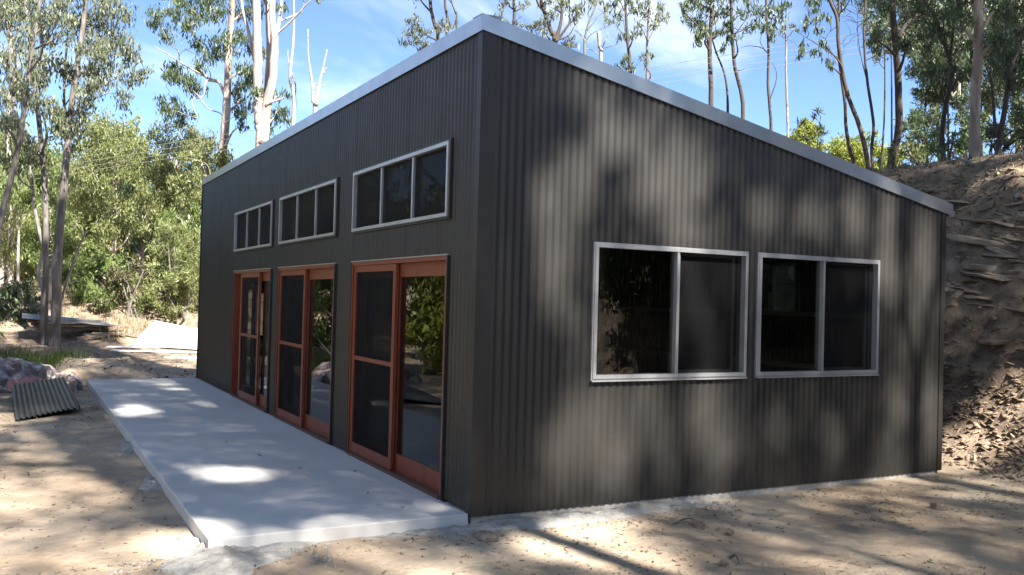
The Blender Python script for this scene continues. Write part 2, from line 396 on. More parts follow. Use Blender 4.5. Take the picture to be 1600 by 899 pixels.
M['floor'] = mat('shade_floor', (.035, .033, .031), .7, 0, var=(.05, .046, .042), scale=(2, 2, 2))  # near-black sheet added over the concrete floor to keep the interior in shade
mb = MB(); mb.box((.03, .03, -.0115), (W-.03, LEN-.03, -.004)); mb.build('shade_floor_sheet', M['floor'], shed)
# fixing screws in rows along the girts
def screws(wall, u0, u1, zs, holes, ztop):
    f = WALLS[wall]; mb = MB(); r = .0065
    for z in zs:
        k = 0; u = u0
        while u < u1:
            if z < ztop(u)-.05 and not any(a-.03 < u < b+.03 and c-.03 < z < d+.03 for a, b, c, d in holes):
                ring = [f(u+r*math.cos(t*math.pi/3), .0185, z+r*math.sin(t*math.pi/3)) for t in range(6)]
                mb.add(ring+[f(u, .0245, z)], [(t, (t+1) % 6, 6) for t in range(6)])
            u += .0762*3
    o = mb.build('screws', M['zinc2'], shed); o['kind'] = 'stuff'
M['zinc2'] = mat('screw_heads', (.06, .056, .052), .4, .3)
screws('side', .07+.0762*2, W-.05, (.06, .55, 1.0-.05, 1.62, 2.33, 2.80, 3.30), side_holes, lambda u: roof_z(u))
screws('front', .03+.0762*2, LEN-.1, (.10, .8, 1.5, 2.25, 3.25, 3.80), front_holes, lambda u: H)
# corner flashings (folded angles with a small return)
def corner(x, y, sx, sy, zb, zt, wx, wy):
    mb = MB(); t = .002; n = .026
    X = x-sx*n; Y = y-sy*n
    mb.box((X, Y, zb), (X+sx*wx, Y+sy*t, zt)); mb.box((X, Y+sy*.0025, zb), (X+sx*t, Y+sy*wy, zt))
    mb.box((X+sx*wx, Y+sy*.0005, zb), (X+sx*(wx+.002), Y+sy*.014, zt)); mb.box((X+sx*.0005, Y+sy*wy, zb), (X+sx*.014, Y+sy*(wy+.002), zt))
    mb.build('corner_flashing', M['clad'], shed)
corner(0, 0, 1, 1, -.03, H, .13, .085)
corner(0, LEN, 1, -1, -.02, H, .10, .06)
corner(W, 0, -1, 1, -.03, H2-.02, .07, .07)
corner(W, LEN, -1, -1, -.03, H2-.02, .07, .07)

# roof sheeting and barge capping
mb = MB(); n = int(LEN/.0762*6)
for i in range(n+1):
    y = LEN*i/n; o = .008*math.cos(2*math.pi*y/.0762)
    mb.v += [(-.01, y, H+.06+o), (W+.10, y, roof_z(W+.10)+.06+o)]
mb.f = [(2*i, 2*i+1, 2*i+3, 2*i+2) for i in range(n)]
mb.build('roof', M['galv'], shed, True)
BB, BT = -.012, .118         # barge below and above the eave line
def barge(p, q, out, inn, name='barge_capping'):
    """L-shaped capping from p to q; out: horizontal outward unit"""
    p = np.array(p, float); q = np.array(q, float); out = np.array(out, float)
    o1 = .034; lap = .15; mb = MB(); zz = np.array([0, 0, 1.0])
    prof = [(o1-.004, BB), (o1+.004, BB-.004), (o1+.006, BT-.004), (o1, BT), (-lap, BT+.004), (-lap, BT), (o1-.004, BT-.005)]
    A = [p+out*a+zz*b for a, b in prof]; B = [q+out*a+zz*b for a, b in prof]
    mb.prism(A, B); return mb.build(name, M['zinc'], shed)
barge((0, -.036, H), (0, LEN+.03, H), (-1, 0, 0), 0)
barge((-.036, 0, H+.036*(H-H2)/W), (W+.12, 0, roof_z(W+.12)), (0, -1, 0), 0)
barge((-.036, LEN, H+.036*(H-H2)/W), (W+.12, LEN, roof_z(W+.12)), (0, 1, 0), 0)
# rear gutter
mb = MB(); mb.prism([(W+.06, -.03, H2-.045), (W+.16, -.03, H2-.045), (W+.17, -.03, H2+.02), (W+.06, -.03, H2+.02)], [(W+.06, LEN+.03, H2-.045), (W+.16, LEN+.03, H2-.045), (W+.17, LEN+.03, H2+.02), (W+.06, LEN+.03, H2+.02)])
mb.build('gutter', M['zinc'], shed)
# wall girts and studs inside
for z in (.95, 1.62):
    mb = MB(); mb.box((W-.09, .1, z), (W-.02, LEN-.1, z+.06)); mb.build('girt', M['galv'], shed)
for y in (3.35, 6.5, 9.6):
    mb = MB(); mb.box((W-.16, y-.05, -.01), (W-.02, y+.05, H2-.12)); mb.build('post', M['galv'], shed)

def frame_bars(mb, wall, u0, u1, z0, z1, w, n0, n1):
    wbox(mb, wall, u0, u1, z0, z0+w, n0, n1); wbox(mb, wall, u0, u1, z1-w, z1, n0, n1)
    wbox(mb, wall, u0, u0+w, z0+w, z1-w, n0, n1); wbox(mb, wall, u1-w, u1, z0+w, z1-w, n0, n1)
def part(fn, name, mt, parent):
    mb = MB(); fn(mb); return mb.build(name, mt, parent)
def slab_pane(wall, u0, u1, z0, z1, nn, name, mt, parent, th=.005):
    return part(lambda b: wbox(b, wall, u0, u1, z0, z1, nn, nn+th), name, mt, parent)

# side windows (two-pane aluminium sliders)
def slider(wall, a, b, z0, z1, far=False):
    win = empty('window'); win.parent = shed
    mid = a+(b-a)*.525
    part(lambda m: frame_bars(m, wall, a, b, z0, z1, .032, -.07, .046), 'frame', M['alum'], win)
    part(lambda m: frame_bars(m, wall, a-.012, b+.012, z0-.012, z1+.012, .012, .0, .034), 'outer_flange', M['alum'], win)
    part(lambda m: wbox(m, wall, mid-.022, mid+.002, z0+.032, z1-.032, -.03, .040), 'mullion', M['alum'], win)
    part(lambda m: wbox(m, wall, mid+.005, mid+.028, z0+.032, z1-.032, -.045, .018), 'meeting_stile', M['alum'], win)
    slab_pane(wall, a+.03, mid-.02, z0+.03, z1-.03, -.012, 'pane', M['glass'], win)
    part(lambda m: frame_bars(m, wall, mid+.0, b-.10, z0+.038, z1-.038, .022, -.062, -.034), 'sash', M['alum'], win)
    slab_pane(wall, mid+.02, b-.115, z0+.058, z1-.058, -.052, 'pane', M['glass'], win)
    slab_pane(wall, mid+.028, b-.033, z0+.033, z1-.033, -.022, 'fly_screen', M['screen'], win, .002)
    part(lambda m: wbox(m, wall, a-.012, b+.012, z0-.026, z0-.0125, .004, .052), 'sill', M['alum'], win)
    if far: part(lambda m: wbox(m, wall, mid-.05, mid-.02, (z0+z1)/2-.06, (z0+z1)/2+.06, -.10, -.07), 'latch', M['black'], win)
    return win
for a, b in RWIN: slider('side', a, b, RZ0, RZ1)
slider('rear', *BWIN, far=True)

# highlight windows above the doors
for a, b in DOORS:
    win = empty('window'); win.parent = shed
    part(lambda m: frame_bars(m, 'front', a, b, WZ0, WZ1, .033, -.07, .055), 'frame', M['alum'], win)
    part(lambda m: frame_bars(m, 'front', a-.022, b+.022, WZ0-.022, WZ1+.022, .022, .0, .04), 'outer_flange', M['clad'], win)
    w3 = (b-a)/3
    for k in (1, 2):
        part(lambda m: wbox(m, 'front', a+k*w3-.016, a+k*w3+.016, WZ0+.036, WZ1-.036, -.05, .036), 'mullion', M['alum'], win)
    for k in range(3):
        slab_pane('front', a+k*w3+(.043 if k == 0 else .018), a+(k+1)*w3-(.043 if k == 2 else .018), WZ0+.043, WZ1-.043, -.012, 'pane', M['glass'], win)
        slab_pane('front', a+k*w3+(.037 if k == 0 else .017), a+(k+1)*w3-(.037 if k == 2 else .017), WZ0+.037, WZ1-.037, .012, 'fly_screen', M['screen'], win, .002)

# sliding timber doors with fly-screen leaf in front
def panel(wall, u0, u1, z0, z1, sw, top, bot, n0, n1, midrail=None, parent=None, name='door_leaf', screen=False):
    def fr(m):
        wbox(m, wall, u0, u0+sw, z0, z1, n0, n1); wbox(m, wall, u1-sw, u1, z0, z1, n0, n1)
        wbox(m, wall, u0+sw, u1-sw, z0, z0+bot, n0+.002, n1-.002); wbox(m, wall, u0+sw, u1-sw, z1-top, z1, n0+.002, n1-.002)
        if midrail: wbox(m, wall, u0+sw, u1-sw, midrail-.022, midrail+.022, n0+.003, n1-.003)
    part(fr, name, M['timber'], parent)
    nm = (n0+n1)/2
    if screen: slab_pane(wall, u0+sw-.01, u1-sw+.01, z0+bot-.01, z1-top+.01, nm, 'fly_screen', M['screen'], parent, .002)
    else: slab_pane(wall, u0+sw-.01, u1-sw+.01, z0+bot-.01, z1-top+.01, nm, 'pane', M['glass'], parent)
for i, (a, b) in enumerate(DOORS):
    d = empty('sliding_door'); d.parent = shed
    mid = (a+b)/2
    def jamb(m):
        wbox(m, 'front', a, a+.035, 0.0, DZ, -.14, .036); wbox(m, 'front', b-.035, b, 0.0, DZ, -.14, .036)
        wbox(m, 'front', a+.035, b-.035, DZ-.04, DZ, -.14, .036)
    part(jamb, 'frame', M['timber'], d)
    part(lambda m: wbox(m, 'front', a+.035, b-.035, -.002, .03, -.14, .05), 'sill', M['timber_sill'], d)
    part(lambda m: wbox(m, 'front', a-.02, b+.02, DZ+.001, DZ+.012, .0, .046), 'head_flashing', M['alum'], d)
    for q0, q1 in ((a-.018, a-.001), (b+.001, b+.018)): part(lambda m: wbox(m, 'front', q0, q1, .0, DZ, .0, .042), 'side_flashing', M['clad'], d)
    z0, z1 = .032, DZ-.042
    panel('front', a+.037, mid+.06, z0, z1, .095, .13, .17, -.062, -.022, None, d)                 # glazed leaf, near half
    panel('front', mid-.04, b-.037, z0, z1, .095, .13, .17, -.115, -.07, None, d)                 # glazed leaf, far half
    s0, s1 = (mid-.03, b-.04) if i < 2 else (a+.75, a+2.05)
    panel('front', s0, s1, z0, z1, .07, .07, .11, -.012, .022, 1.06, d, 'screen_leaf', True)

# ------------------------------------------------------------------ foliage tools
def leaf_cloud(clumps, Lf=.16, Wf=.04, droop=.75, seed=0, sub=7, flat=.8):
    """clumps: list of (centre, radius, leaf count); returns V, F of diamond leaves"""
    g = np.random.default_rng(seed); pts = []
    for c, r, n in clumps:
        k = max(2, int(sub)); sc_ = g.normal(size=(k, 3)); sc_ /= np.linalg.norm(sc_, axis=1)[:, None]
        sc_ *= (g.random((k, 1))**.5)*r*.85; sc_[:, 2] *= flat
        w = g.integers(0, k, n); q = g.normal(size=(n, 3))*r*.26; q[:, 2] *= 1.05
        p = np.asarray(c)+sc_[w]+q; p[:, 2] -= .15*r*g.random(n); pts.append(p)
    return leaves_at(np.concatenate(pts), Lf, Wf, droop, g)
def leaves_at(p, Lf, Wf, droop, g):
    n = len(p); ax = g.normal(size=(n, 3)); ax /= np.linalg.norm(ax, axis=1)[:, None]
    ax = ax*(1-droop)+np.array([0, 0, -1.0])*droop*(.4+.9*g.random((n, 1))); ax /= np.linalg.norm(ax, axis=1)[:, None]
    sd = np.cross(ax, g.normal(size=(n, 3))); sd /= np.linalg.norm(sd, axis=1)[:, None]
    l = Lf*(.6+.8*g.random((n, 1))); w = Wf*(.7+.6*g.random((n, 1)))
    nrm = np.cross(ax, sd)
    V = np.stack([p-ax*l*.5, p+sd*w*.5-ax*l*.05+nrm*w*.15, p+ax*l*.5, p-sd*w*.5-ax*l*.05+nrm*w*.15], 1).reshape(-1, 3)
    return V, np.arange(4*n).reshape(n, 4)
def smooth_path(pts, rs, n=5, wob=0.0, rr=R):
    pts = [np.asarray(p, float) for p in pts]; out = []; ro = []
    m = len(pts)
    for i in range(m-1):
        p0 = pts[max(i-1, 0)]; p1 = pts[i]; p2 = pts[i+1]; p3 = pts[min(i+2, m-1)]
        for k in range(n):
            t = k/n
            q = .5*((2*p1)+(-p0+p2)*t+(2*p0-5*p1+4*p2-p3)*t*t+(-p0+3*p1-3*p2+p3)*t**3)
            if wob and (i or k): q = q+np.array([rr.gauss(0, wob), rr.gauss(0, wob), 0])
            out.append(q); ro.append(rs[i]*(1-t)+rs[i+1]*t)
    out.append(pts[-1]); ro.append(rs[-1]); return out, ro
def limb(mb, a, b, r0, r1, sag=.12, rr=R, sides=5, n=5):
    a = np.asarray(a, float); b = np.asarray(b, float); d = b-a; L = np.linalg.norm(d)
    m1 = a+d*.35+np.array([rr.gauss(0, .09)*L, rr.gauss(0, .09)*L, sag*L*.3]); m2 = a+d*.7+np.array([rr.gauss(0, .08)*L, rr.gauss(0, .08)*L, sag*L])
    p, r = smooth_path([a, m1, m2, b], [r0, r0*.75+r1*.25, r0*.35+r1*.65, r1], n, 0)
    mb.tube(p, r, sides, False); return p

def tree(name, label, stems, clumps=(), bark='bark_grey', leaf='leaf_grey', group=None, Lf=.17, Wf=.045, droop=.7, dens=1.0, twigs=2, bare=0,
         cat='tree', sub=8, seed=0, base_ext=True, limb_r=.035):
    """stems: list of (list of world points from the ground up, r_bottom, r_top); clumps: (centre, radius)"""
    rr = random.Random(hash(label) % 100000 if False else sum(map(ord, label))+seed)
    b0 = np.array(stems[0][0][0], float)
    root = empty(name, tuple(b0)); tag(root, label, cat, group)
    mb = MB(); axis = []
    for pts, r0, r1 in stems:
        if group in ('thin trees showing above the roof', 'trees on top of the cut bank'): r0 *= .8; r1 *= .8
        k = len(pts); rs = [r0+(r1-r0)*(i/(k-1))**.8 for i in range(k)]
        p, r = smooth_path(pts, rs, 5, r0*.035, rr)
        r = [q*rr.uniform(.96, 1.04) for q in r]; r[0] *= 1.3; r[1] *= 1.08
        mb.tube([q-b0 for q in p], r, 8); axis += [(q, s) for q, s in zip(p, r)]
    ends = []
    for c, rd in clumps:
        c = np.asarray(c, float)
        best = min(axis, key=lambda q: np.linalg.norm(q[0][:2]-c[:2])*1.0+abs((c[2]-q[0][2])-np.linalg.norm(q[0][:2]-c[:2])*.75)*1.1)
        s = best[0]; r0 = min(best[1]*.6, limb_r*1.6)
        pth = limb(mb, s-b0, c-b0, max(r0, .012), .008, .10, rr)
        axis += [(q+b0, max(.010, limb_r*(.5-.3*i/len(pth)))) for i, q in enumerate(pth) if i > 3]
        for t in range(twigs):
            d = np.array([rr.gauss(0, 1), rr.gauss(0, 1), rr.gauss(.2, .7)]); d /= np.linalg.norm(d)
            limb(mb, pth[-5+rr.randint(0, 3)], c-b0+d*rd*.8, .010, .005, .05, rr, 4, 3)
    for t in range(bare):
        q, s = axis[rr.randint(len(axis)//4, len(axis)-1)]
        d = np.array([rr.gauss(0, 1), rr.gauss(0, 1), abs(rr.gauss(.5, .5))]); d /= np.linalg.norm(d)
        Lb = rr.uniform(.5, 1.6); e = q-b0+d*Lb
        pth = limb(mb, q-b0, e, min(s*.5, .022), .006, .1, rr, 4, 4)
        for z in range(2):
            d2 = d+np.array([rr.gauss(0, .6), rr.gauss(0, .6), rr.gauss(.1, .5)]); limb(mb, pth[-3-4*z], pth[-3-4*z]+d2*Lb*.4, .009, .004, .05, rr, 4, 3)
    mb.build('trunk', M[bark], root, True)
    if clumps:
        V, Fq = leaf_cloud([(np.asarray(c)-b0, rd, max(12, int(dens*1500*rd*rd*(.16*.04)/(Lf*Wf)))) for c, rd in clumps], Lf, Wf, droop, sum(map(ord, label)), sub)
        link('crown', np_mesh('crown', V, Fq), M[leaf], root)
    return root

def base_of(u, v, d):
    p = P(u, v, d); p[2] = gz(p[0], p[1])-.12; return p
def px_stem(pts, d, r0, r1, ground_at=None, dd=0.0):
    """stem through photo positions at depth d; grows out of the terrain below its first point"""
    w = [P(u, v, d+dd*i) for i, (u, v) in enumerate(pts)]
    b = w[0].copy(); g0 = gz(b[0], b[1])-.12
    if w[0][2] > g0+.4: b[2] = g0; w = [b]+w
    else: w[0][2] = g0
    return (w, r0, r1)
def px_clumps(lst, d, spread=1.2, seed=0):
    g = random.Random(seed*17+3); out = []
    for u, v, r in lst:
        out.append((P(u, v, d+g.uniform(-spread, spread)), r*1.15*d/F_PX))
        th = g.uniform(0, 6.28); out.append((P(u+math.cos(th)*r*1.25, v+math.sin(th)*r*1.1, d+g.uniform(-spread, spread)), r*g.uniform(.6, .95)*d/F_PX))
    return out
def fill_clumps(u0, u1, v0, v1, n, r, d, spread, seed):
    """clumps filling an oval crown"""
    g = random.Random(seed); out = []
    while len(out) < n:
        a, b, c = g.uniform(-1, 1), g.uniform(-1, 1), g.uniform(-1, 1)
        if a*a+b*b+c*c > 1: continue
        out.append((P((u0+u1)/2+a*(u1-u0)/2, (v0+v1)/2+b*(v1-v0)/2, d+c*spread), r*g.uniform(.7, 1.25)*d/F_PX))
    return out
# ------------------------------------------------------------------ trees standing left of the shed
GL = 'gum trees left of the shed'
tree('gum_tree', 'slender grey gum beside the timber pile, thinner of the two front trunks',
     [px_stem([(70, 549), (70, 470), (72, 420), (70, 300), (62, 200), (50, 100), (40, 0), (30, -110)], 29.6, .125, .05),
      ([P(72, 400, 29.6), P(55, 330, 29.9), P(45, 240, 30.1), P(30, 140, 30.3), P(20, 60, 30.4)], .07, .03)],
     px_clumps([(18, 30, 26), (58, 20, 26), (95, 10, 24), (42, 95, 26), (82, 105, 24), (8, 150, 26), (62, 165, 24), (28, 215, 24), (88, 185, 22), (40, -30, 28), (85, -40, 26), (5, -20, 28), (5, 90, 22), (70, 60, 22), (12, 250, 20), (50, 250, 16)], 29.6, 1.6, 1),
     'bark_grey', 'leaf_grey', GL, .2, .05, .7, 1.0)
tree('gum_tree', 'straight grey gum beside the timber pile, thicker of the two front trunks',
     [px_stem([(84, 552), (88, 480), (91, 380), (99, 300), (108, 200), (118, 120), (130, 40), (140, -70)], 28.8, .17, .06),
      ([P(101, 290, 28.8), P(105, 230, 29.2), P(100, 150, 29.5), P(105, 60, 29.7)], .07, .03)],
     px_clumps([(130, 55, 24), (160, 35, 25), (188, 75, 24), (168, 120, 24), (203, 118, 20), (140, 140, 22), (118, 190, 20), (188, 15, 24), (125, -10, 26), (165, -30, 28), (205, -20, 20), (108, 225, 16), (195, 150, 14), (150, 95, 22), (110, 110, 22), (175, 60, 20)], 28.8, 1.6, 2),
     'bark_grey', 'leaf_grey', GL, .2, .05, .7, 1.0)
tree('gum_tree', 'leaning bare-stemmed gum at the far left picture edge',
     [px_stem([(-12, 520), (-8, 420), (2, 340), (20, 268), (33, 205), (44, 125), (54, 55), (70, -40)], 26, .12, .045),
      ([P(33, 205, 26), P(20, 150, 26.3), P(15, 80, 26.4), P(8, 10, 26.5)], .05, .02)],
     px_clumps([(10, 120, 22), (60, 120, 20), (30, 60, 22), (70, 30, 20), (8, 20, 24), (0, 190, 20)], 26, 1.2, 3), 'bark_grey', 'leaf_grey', GL, .2, .05, .7, .7)
tree('gum_tree', 'white-barked forked gum with bright patches behind the two front trunks',
     [px_stem([(76, 486), (68, 455), (60, 430), (66, 395), (72, 350), (70, 260)], 32, .10, .04), ([P(76, 470, 32), P(80, 440, 32), P(84, 400, 32), P(95, 365, 32), P(100, 300, 32)], .075, .03)],
     px_clumps([(70, 250, 18), (100, 285, 18), (85, 310, 14)], 32, 1, 4), 'bark_pale', 'leaf_olive', GL, .2, .05)
tree('gum_tree', 'pale blotched gum trunk standing in the wood at the left edge',
     [px_stem([(14, 490), (17, 400), (16, 300), (13, 200), (18, 100), (16, 0)], 40, .14, .07)], px_clumps([(10, 270, 26), (30, 300, 26), (20, 340, 26), (5, 390, 24), (40, 240, 24)], 40, 1.5, 5), 'bark_pale', 'leaf_olive', GL, .22, .055)
tree('gum_tree', 'thin pale sapling trunk half hidden left of the front gums',
     [px_stem([(28, 500), (28, 430), (30, 350), (34, 270)], 37, .08, .03)], px_clumps([(35, 260, 22), (25, 300, 20), (45, 320, 20)], 37, 1, 6), 'bark_pale', 'leaf_green', GL, .22, .055)
tree('dead_sapling', 'leaning dead sapling with a pale broken tip beside the front gums',
     [px_stem([(94, 480), (105, 440), (120, 395), (135, 361)], 29.5, .05, .035), ([P(102, 450, 29.5), P(112, 420, 29.7), P(130, 392, 29.9)], .025, .01)], (), 'bark_gum', bare=3)

GB = 'bushes below the far trees'
def bush(name, label, u0, u1, v0, v1, n, r, d, leaf, bark='bark_grey', group=GB, dens=1.0, Lf=.2, Wf=.06, droop=.45, spread=1.6, stems=3, cat='bush', seed=0):
    um = (u0+u1)/2; st = []
    for k in range(stems):
        g = random.Random(k+n+int(um)); uu = um+g.uniform(-.2, .2)*(u1-u0)
        b = base_of(uu, v1, d+g.uniform(-.4, .4)); t = P(um+g.uniform(-.3, .3)*(u1-u0), v0+.3*(v1-v0), d)
        st.append(([b, b*.6+t*.4+np.array([g.gauss(0, .15), g.gauss(0, .15), 0]), t], .05+.02*g.random(), .015))
    return tree(name, label, st, fill_clumps(u0, u1, v0, v1, n, r, d, spread, int(um)+seed), bark, leaf, group, Lf, Wf, droop, dens, 1, cat=cat)
bush('leafy_bush', 'bright green leafy bush on the mound behind the front gums', 96, 205, 385, 475, 26, 15, 35, 'leaf_green', dens=1.2)
bush('leafy_bush', 'pale feathery green bush touching the far corner of the shed', 232, 330, 350, 470, 26, 17, 34, 'leaf_olive', dens=1.3, Lf=.22, Wf=.03)
bush('leafy_bush', 'dark brownish low shrub between the bright and the pale bush', 170, 240, 405, 470, 12, 12, 33.4, 'leaf_brown', dens=1.3)
bush('leafy_bush', 'dull green undergrowth at the left edge behind the grass tuft', -30, 60, 420, 520, 18, 18, 33, 'leaf_dark', dens=.9)
bush('leafy_bush', 'dark green shrub just left of the bright green bush', 60, 120, 400, 480, 12, 14, 37, 'leaf_dark', dens=1.1)
for u0, u1, v0, v1, d, lf, lb in [(110, 185, 440, 492, 34.4, 'leaf_green', 'low green shrub on the mound under the bright bush'), (180, 262, 436, 490, 34.8, 'leaf_olive', 'low olive shrub on the mound crest under the broad olive tree'), (236, 318, 425, 500, 33.0, 'leaf_olive', 'low straggling shrub at the mound end beside the shed corner'), (0, 70, 455, 510, 36, 'leaf_olive', 'low olive shrub at the left edge behind the timber pile')]:
    bush('leafy_bush', lb, u0, u1, v0, v1, 20, 13, d, lf, dens=1.0, Lf=.18, Wf=.045)
GM = 'rounded green trees behind the mound'
def bushy(label, u0, u1, v0, v1, n, r, d, leaf, vb, bark='bark_pale', **k):
    return bush('bushy_tree', label, u0, u1, v0, v1, n, r, d, leaf, bark, GM, spread=2.6, stems=2, cat='tree', **k) if False else tree('bushy_tree', label,
        [px_stem([((u0+u1)/2, vb), ((u0+u1)/2+6, (v0+v1)/2+25), ((u0+u1)/2-3, v0+.3*(v1-v0))], d, .16, .04)], fill_clumps(u0, u1, v0, v1, n, r, d, 2.6, int(u0+u1+v0)), bark, leaf, GM, k.get('Lf', .18), k.get('Wf', .05), .6, k.get('dens', .9), 1, sub=9)
bushy('broad olive-green tree with a white crooked trunk above the bright bush', 105, 245, 180, 400, 62, 19, 41, 'leaf_olive', 440)
bushy('rounded green tree rising left of the tall dark-leaved gum', 212, 335, 168, 370, 60, 18, 44, 'leaf_olive', 430)
bushy('green tree filling the gap behind the two front trunks', 20, 130, 230, 430, 46, 20, 46, 'leaf_green', 450)
bushy('olive tree at the left picture edge behind the leaning gum', -60, 60, 190, 440, 46, 22, 48, 'leaf_olive', 450)
bushy('bright green tree meeting the far shed corner under the roof line', 262, 372, 205, 360, 40, 17, 40, 'leaf_olive', 420)
bushy('low green tree just left of the far shed wall', 250, 345, 300, 420, 30, 17, 38, 'leaf_green', 440)
bushy('dark-leaved tree in the hollow between the olive trees', 175, 260, 250, 420, 26, 18, 46, 'leaf_dark', 440)

tree('gum_tree', 'tall gum with twisted branches and dark hanging leaf clumps above the far roof end',
     [px_stem([(347, 262), (352, 200), (355, 140), (358, 80), (362, 20), (366, -70)], 40, .24, .12),
      ([P(354, 160, 40), P(343, 130, 40), P(325, 122, 39.8), P(314, 110, 39.6), P(308, 95, 39.5)], .08, .02),
      ([P(340, 128, 40), P(322, 128, 39.4), P(318, 150, 39.2), P(300, 158, 39.0), P(310, 185, 39)], .05, .015),
      ([P(310, 150, 39), P(325, 170, 39), P(345, 178, 39.2), P(350, 195, 39.4)], .035, .015),
      ([P(325, 122, 39.8), P(285, 100, 39.4), P(262, 85, 39), P(240, 72, 39)], .05, .012),
      ([P(280, 98, 39.4), P(278, 80, 39.2), P(262, 66, 39)], .03, .01)],
     px_clumps([(292, 128, 17), (270, 122, 15), (308, 140, 14), (330, 78, 18), (318, 92, 14), (345, 62, 15), (300, 35, 20), (262, 52, 16), (243, 22, 14), (372, 60, 15), (360, 80, 12), (340, 20, 20), (320, 5, 18), (285, 5, 18), (380, 20, 18), (385, 110, 18), (375, 140, 14), (378, 180, 15), (392, 165, 14), (395, 75, 15), (350, -20, 24), (300, -30, 24), (400, -20, 20), (260, 175, 16), (285, 185, 14), (278, 168, 12)], 40, 1.6, 7),
     'bark_gum', 'leaf_dark', 'tall gums behind the shed', .26, .06, .72, 1.0, limb_r=.05)
tree('gum_tree', 'pinkish white gum forking into several tall stems behind the roof',
     [px_stem([(408, 226), (405, 190), (403, 150), (402, 80), (400, 0), (398, -90)], 36, .25, .15),
      ([P(411, 226, 36), P(418, 160, 36), P(427, 120, 36), P(429, 60, 36), P(425, 20, 36), P(430, -90, 36)], .22, .11),
      ([P(404, 120, 36), P(396, 85, 36.2), P(388, 50, 36.4), P(378, 5, 36.6), P(374, -60, 36.8)], .10, .05),
      ([P(417, 160, 36.4), P(421, 90, 36.6), P(419, 30, 36.8), P(416, -60, 37)], .17, .09),
      ([P(429, 60, 36), P(435, 40, 36), P(440, 0, 36), P(443, -50, 36)], .09, .06)],
     px_clumps([(397, 145, 15), (400, 120, 12), (425, 185, 16), (440, 178, 12), (415, 205, 12), (436, 150, 10), (432, 10, 12), (495, -4, 10), (385, -20, 20), (430, -30, 22), (470, -20, 16)], 36.8, 1.0, 8),
     'bark_pale', 'leaf_dark', 'tall gums behind the shed', .26, .06, .72, .9, limb_r=.05)
GD = 'bleached dead trunks behind the roof'
tree('dead_tree', 'bleached kinked dead trunk rising singly behind the roof right of the white gum', [px_stem([(458, 200), (459, 150), (453, 120), (457, 80), (459, 40), (459, -10)], 40, .12, .045), ([P(456, 115, 40), P(462, 135, 40), P(461, 150, 40)], .03, .03), ([P(455, 110, 40), P(450, 90, 40), P(450, 78, 40)], .03, .01)], (), 'dead', group=GD)
tree('dead_tree', 'bleached dead trunk split into a tall fork behind the roof', [px_stem([(492, 185), (489, 160), (487, 125), (482, 90), (481, 46)], 39, .13, .02), ([P(493, 165, 39), P(499, 130, 39), P(505, 105, 39), P(511, 78, 39)], .10, .02), ([P(489, 140, 39), P(493, 132, 39), P(497, 132, 39)], .05, .02), ([P(503, 135, 39), P(508, 132, 39), P(514, 128, 39)], .03, .01), ([P(505, 115, 39), P(508, 108, 39), P(511, 107, 39)], .04, .03)], (), 'dead', group=GD)

# ------------------------------------------------------------------ trees above the roof, on the hill behind
GR = 'thin trees showing above the roof'
tree('gum_tree', 'group of three thin dark stems with a pale leafy spray left of the roof peak', [px_stem([(684, 64), (681, 45), (673, 10), (669, -70)], 38, .12, .08), px_stem([(698, 60), (699, 30), (695, 0), (694, -60)], 38.4, .10, .06), px_stem([(713, 50), (712, 22), (705, 0), (700, -50)], 38.2, .06, .03)],
     px_clumps([(640, 50, 11), (655, 62, 11), (668, 72, 11), (648, 30, 10), (628, 66, 8), (690, 45, 8), (705, 40, 7), (660, 45, 10), (640, -15, 14), (680, -30, 16)], 38, 1, 9), 'bark_dark', 'leaf_grey', GR, .26, .055, .6, .8)
tree('gum_tree', 'single thin stem with small leaves just right of the roof peak', [px_stem([(803, 40), (803, 15), (802, -60)], 42, .10, .08)], px_clumps([(782, 34, 8), (812, 38, 9), (790, 5, 10), (822, 6, 9), (800, -25, 16), (775, 28, 6)], 42, 1, 10), 'bark_dark', 'leaf_grey', GR, .28, .06, .6, .7)
tree('gum_tree', 'leafy multi-stemmed tree behind the roof with its stems spreading in a fan', [px_stem([(866, 75), (863, 55), (853, 25), (845, 0), (838, -60)], 36, .13, .08), ([P(866, 66, 36), P(874, 45, 36), P(878, 15, 36), P(872, -40, 36)], .11, .05), ([P(868, 66, 36), P(884, 45, 36), P(890, 30, 36), P(888, -20, 36)], .08, .03), ([P(868, 64, 36), P(888, 56, 36), P(897, 42, 36)], .05, .02)],
     px_clumps([(848, 48, 10), (838, 38, 9), (882, 70, 9), (880, 8, 12), (862, 22, 10), (897, 28, 10), (835, 45, 8), (905, 10, 10), (850, 8, 9), (893, 62, 8), (870, -20, 18), (835, -25, 14), (905, -20, 14)], 36, 1.2, 11), 'bark_dark', 'leaf_grey', GR, .26, .055, .6, .8)
tree('bare_tree', 'leafless tangle of dark twigs left of the pale stump on the roof line', [px_stem([(913, 85), (914, 60), (920, 35), (932, 5), (938, -40)], 40, .08, .03), ([P(914, 66, 40), P(905, 52, 40), P(898, 48, 40)], .035, .01), ([P(917, 48, 40), P(928, 35, 40), P(935, 25, 40), P(945, 20, 40)], .035, .01)], px_clumps([(945, 12, 8), (925, 2, 9), (950, 30, 7)], 40, 1, 12), 'bark_grey', 'leaf_grey', GR, .26, .055, bare=12)
tree('dead_tree', 'short pale broken stump standing up behind the sloping roof', [px_stem([(939, 100), (937, 75), (935, 49)], 38, .09, .07), ([P(938, 82, 38), P(945, 66, 38), P(951, 52, 38)], .03, .01), ([P(938, 88, 38), P(928, 80, 38), P(915, 76, 38)], .02, .01)], (), 'dead', bare=4, group=GD)
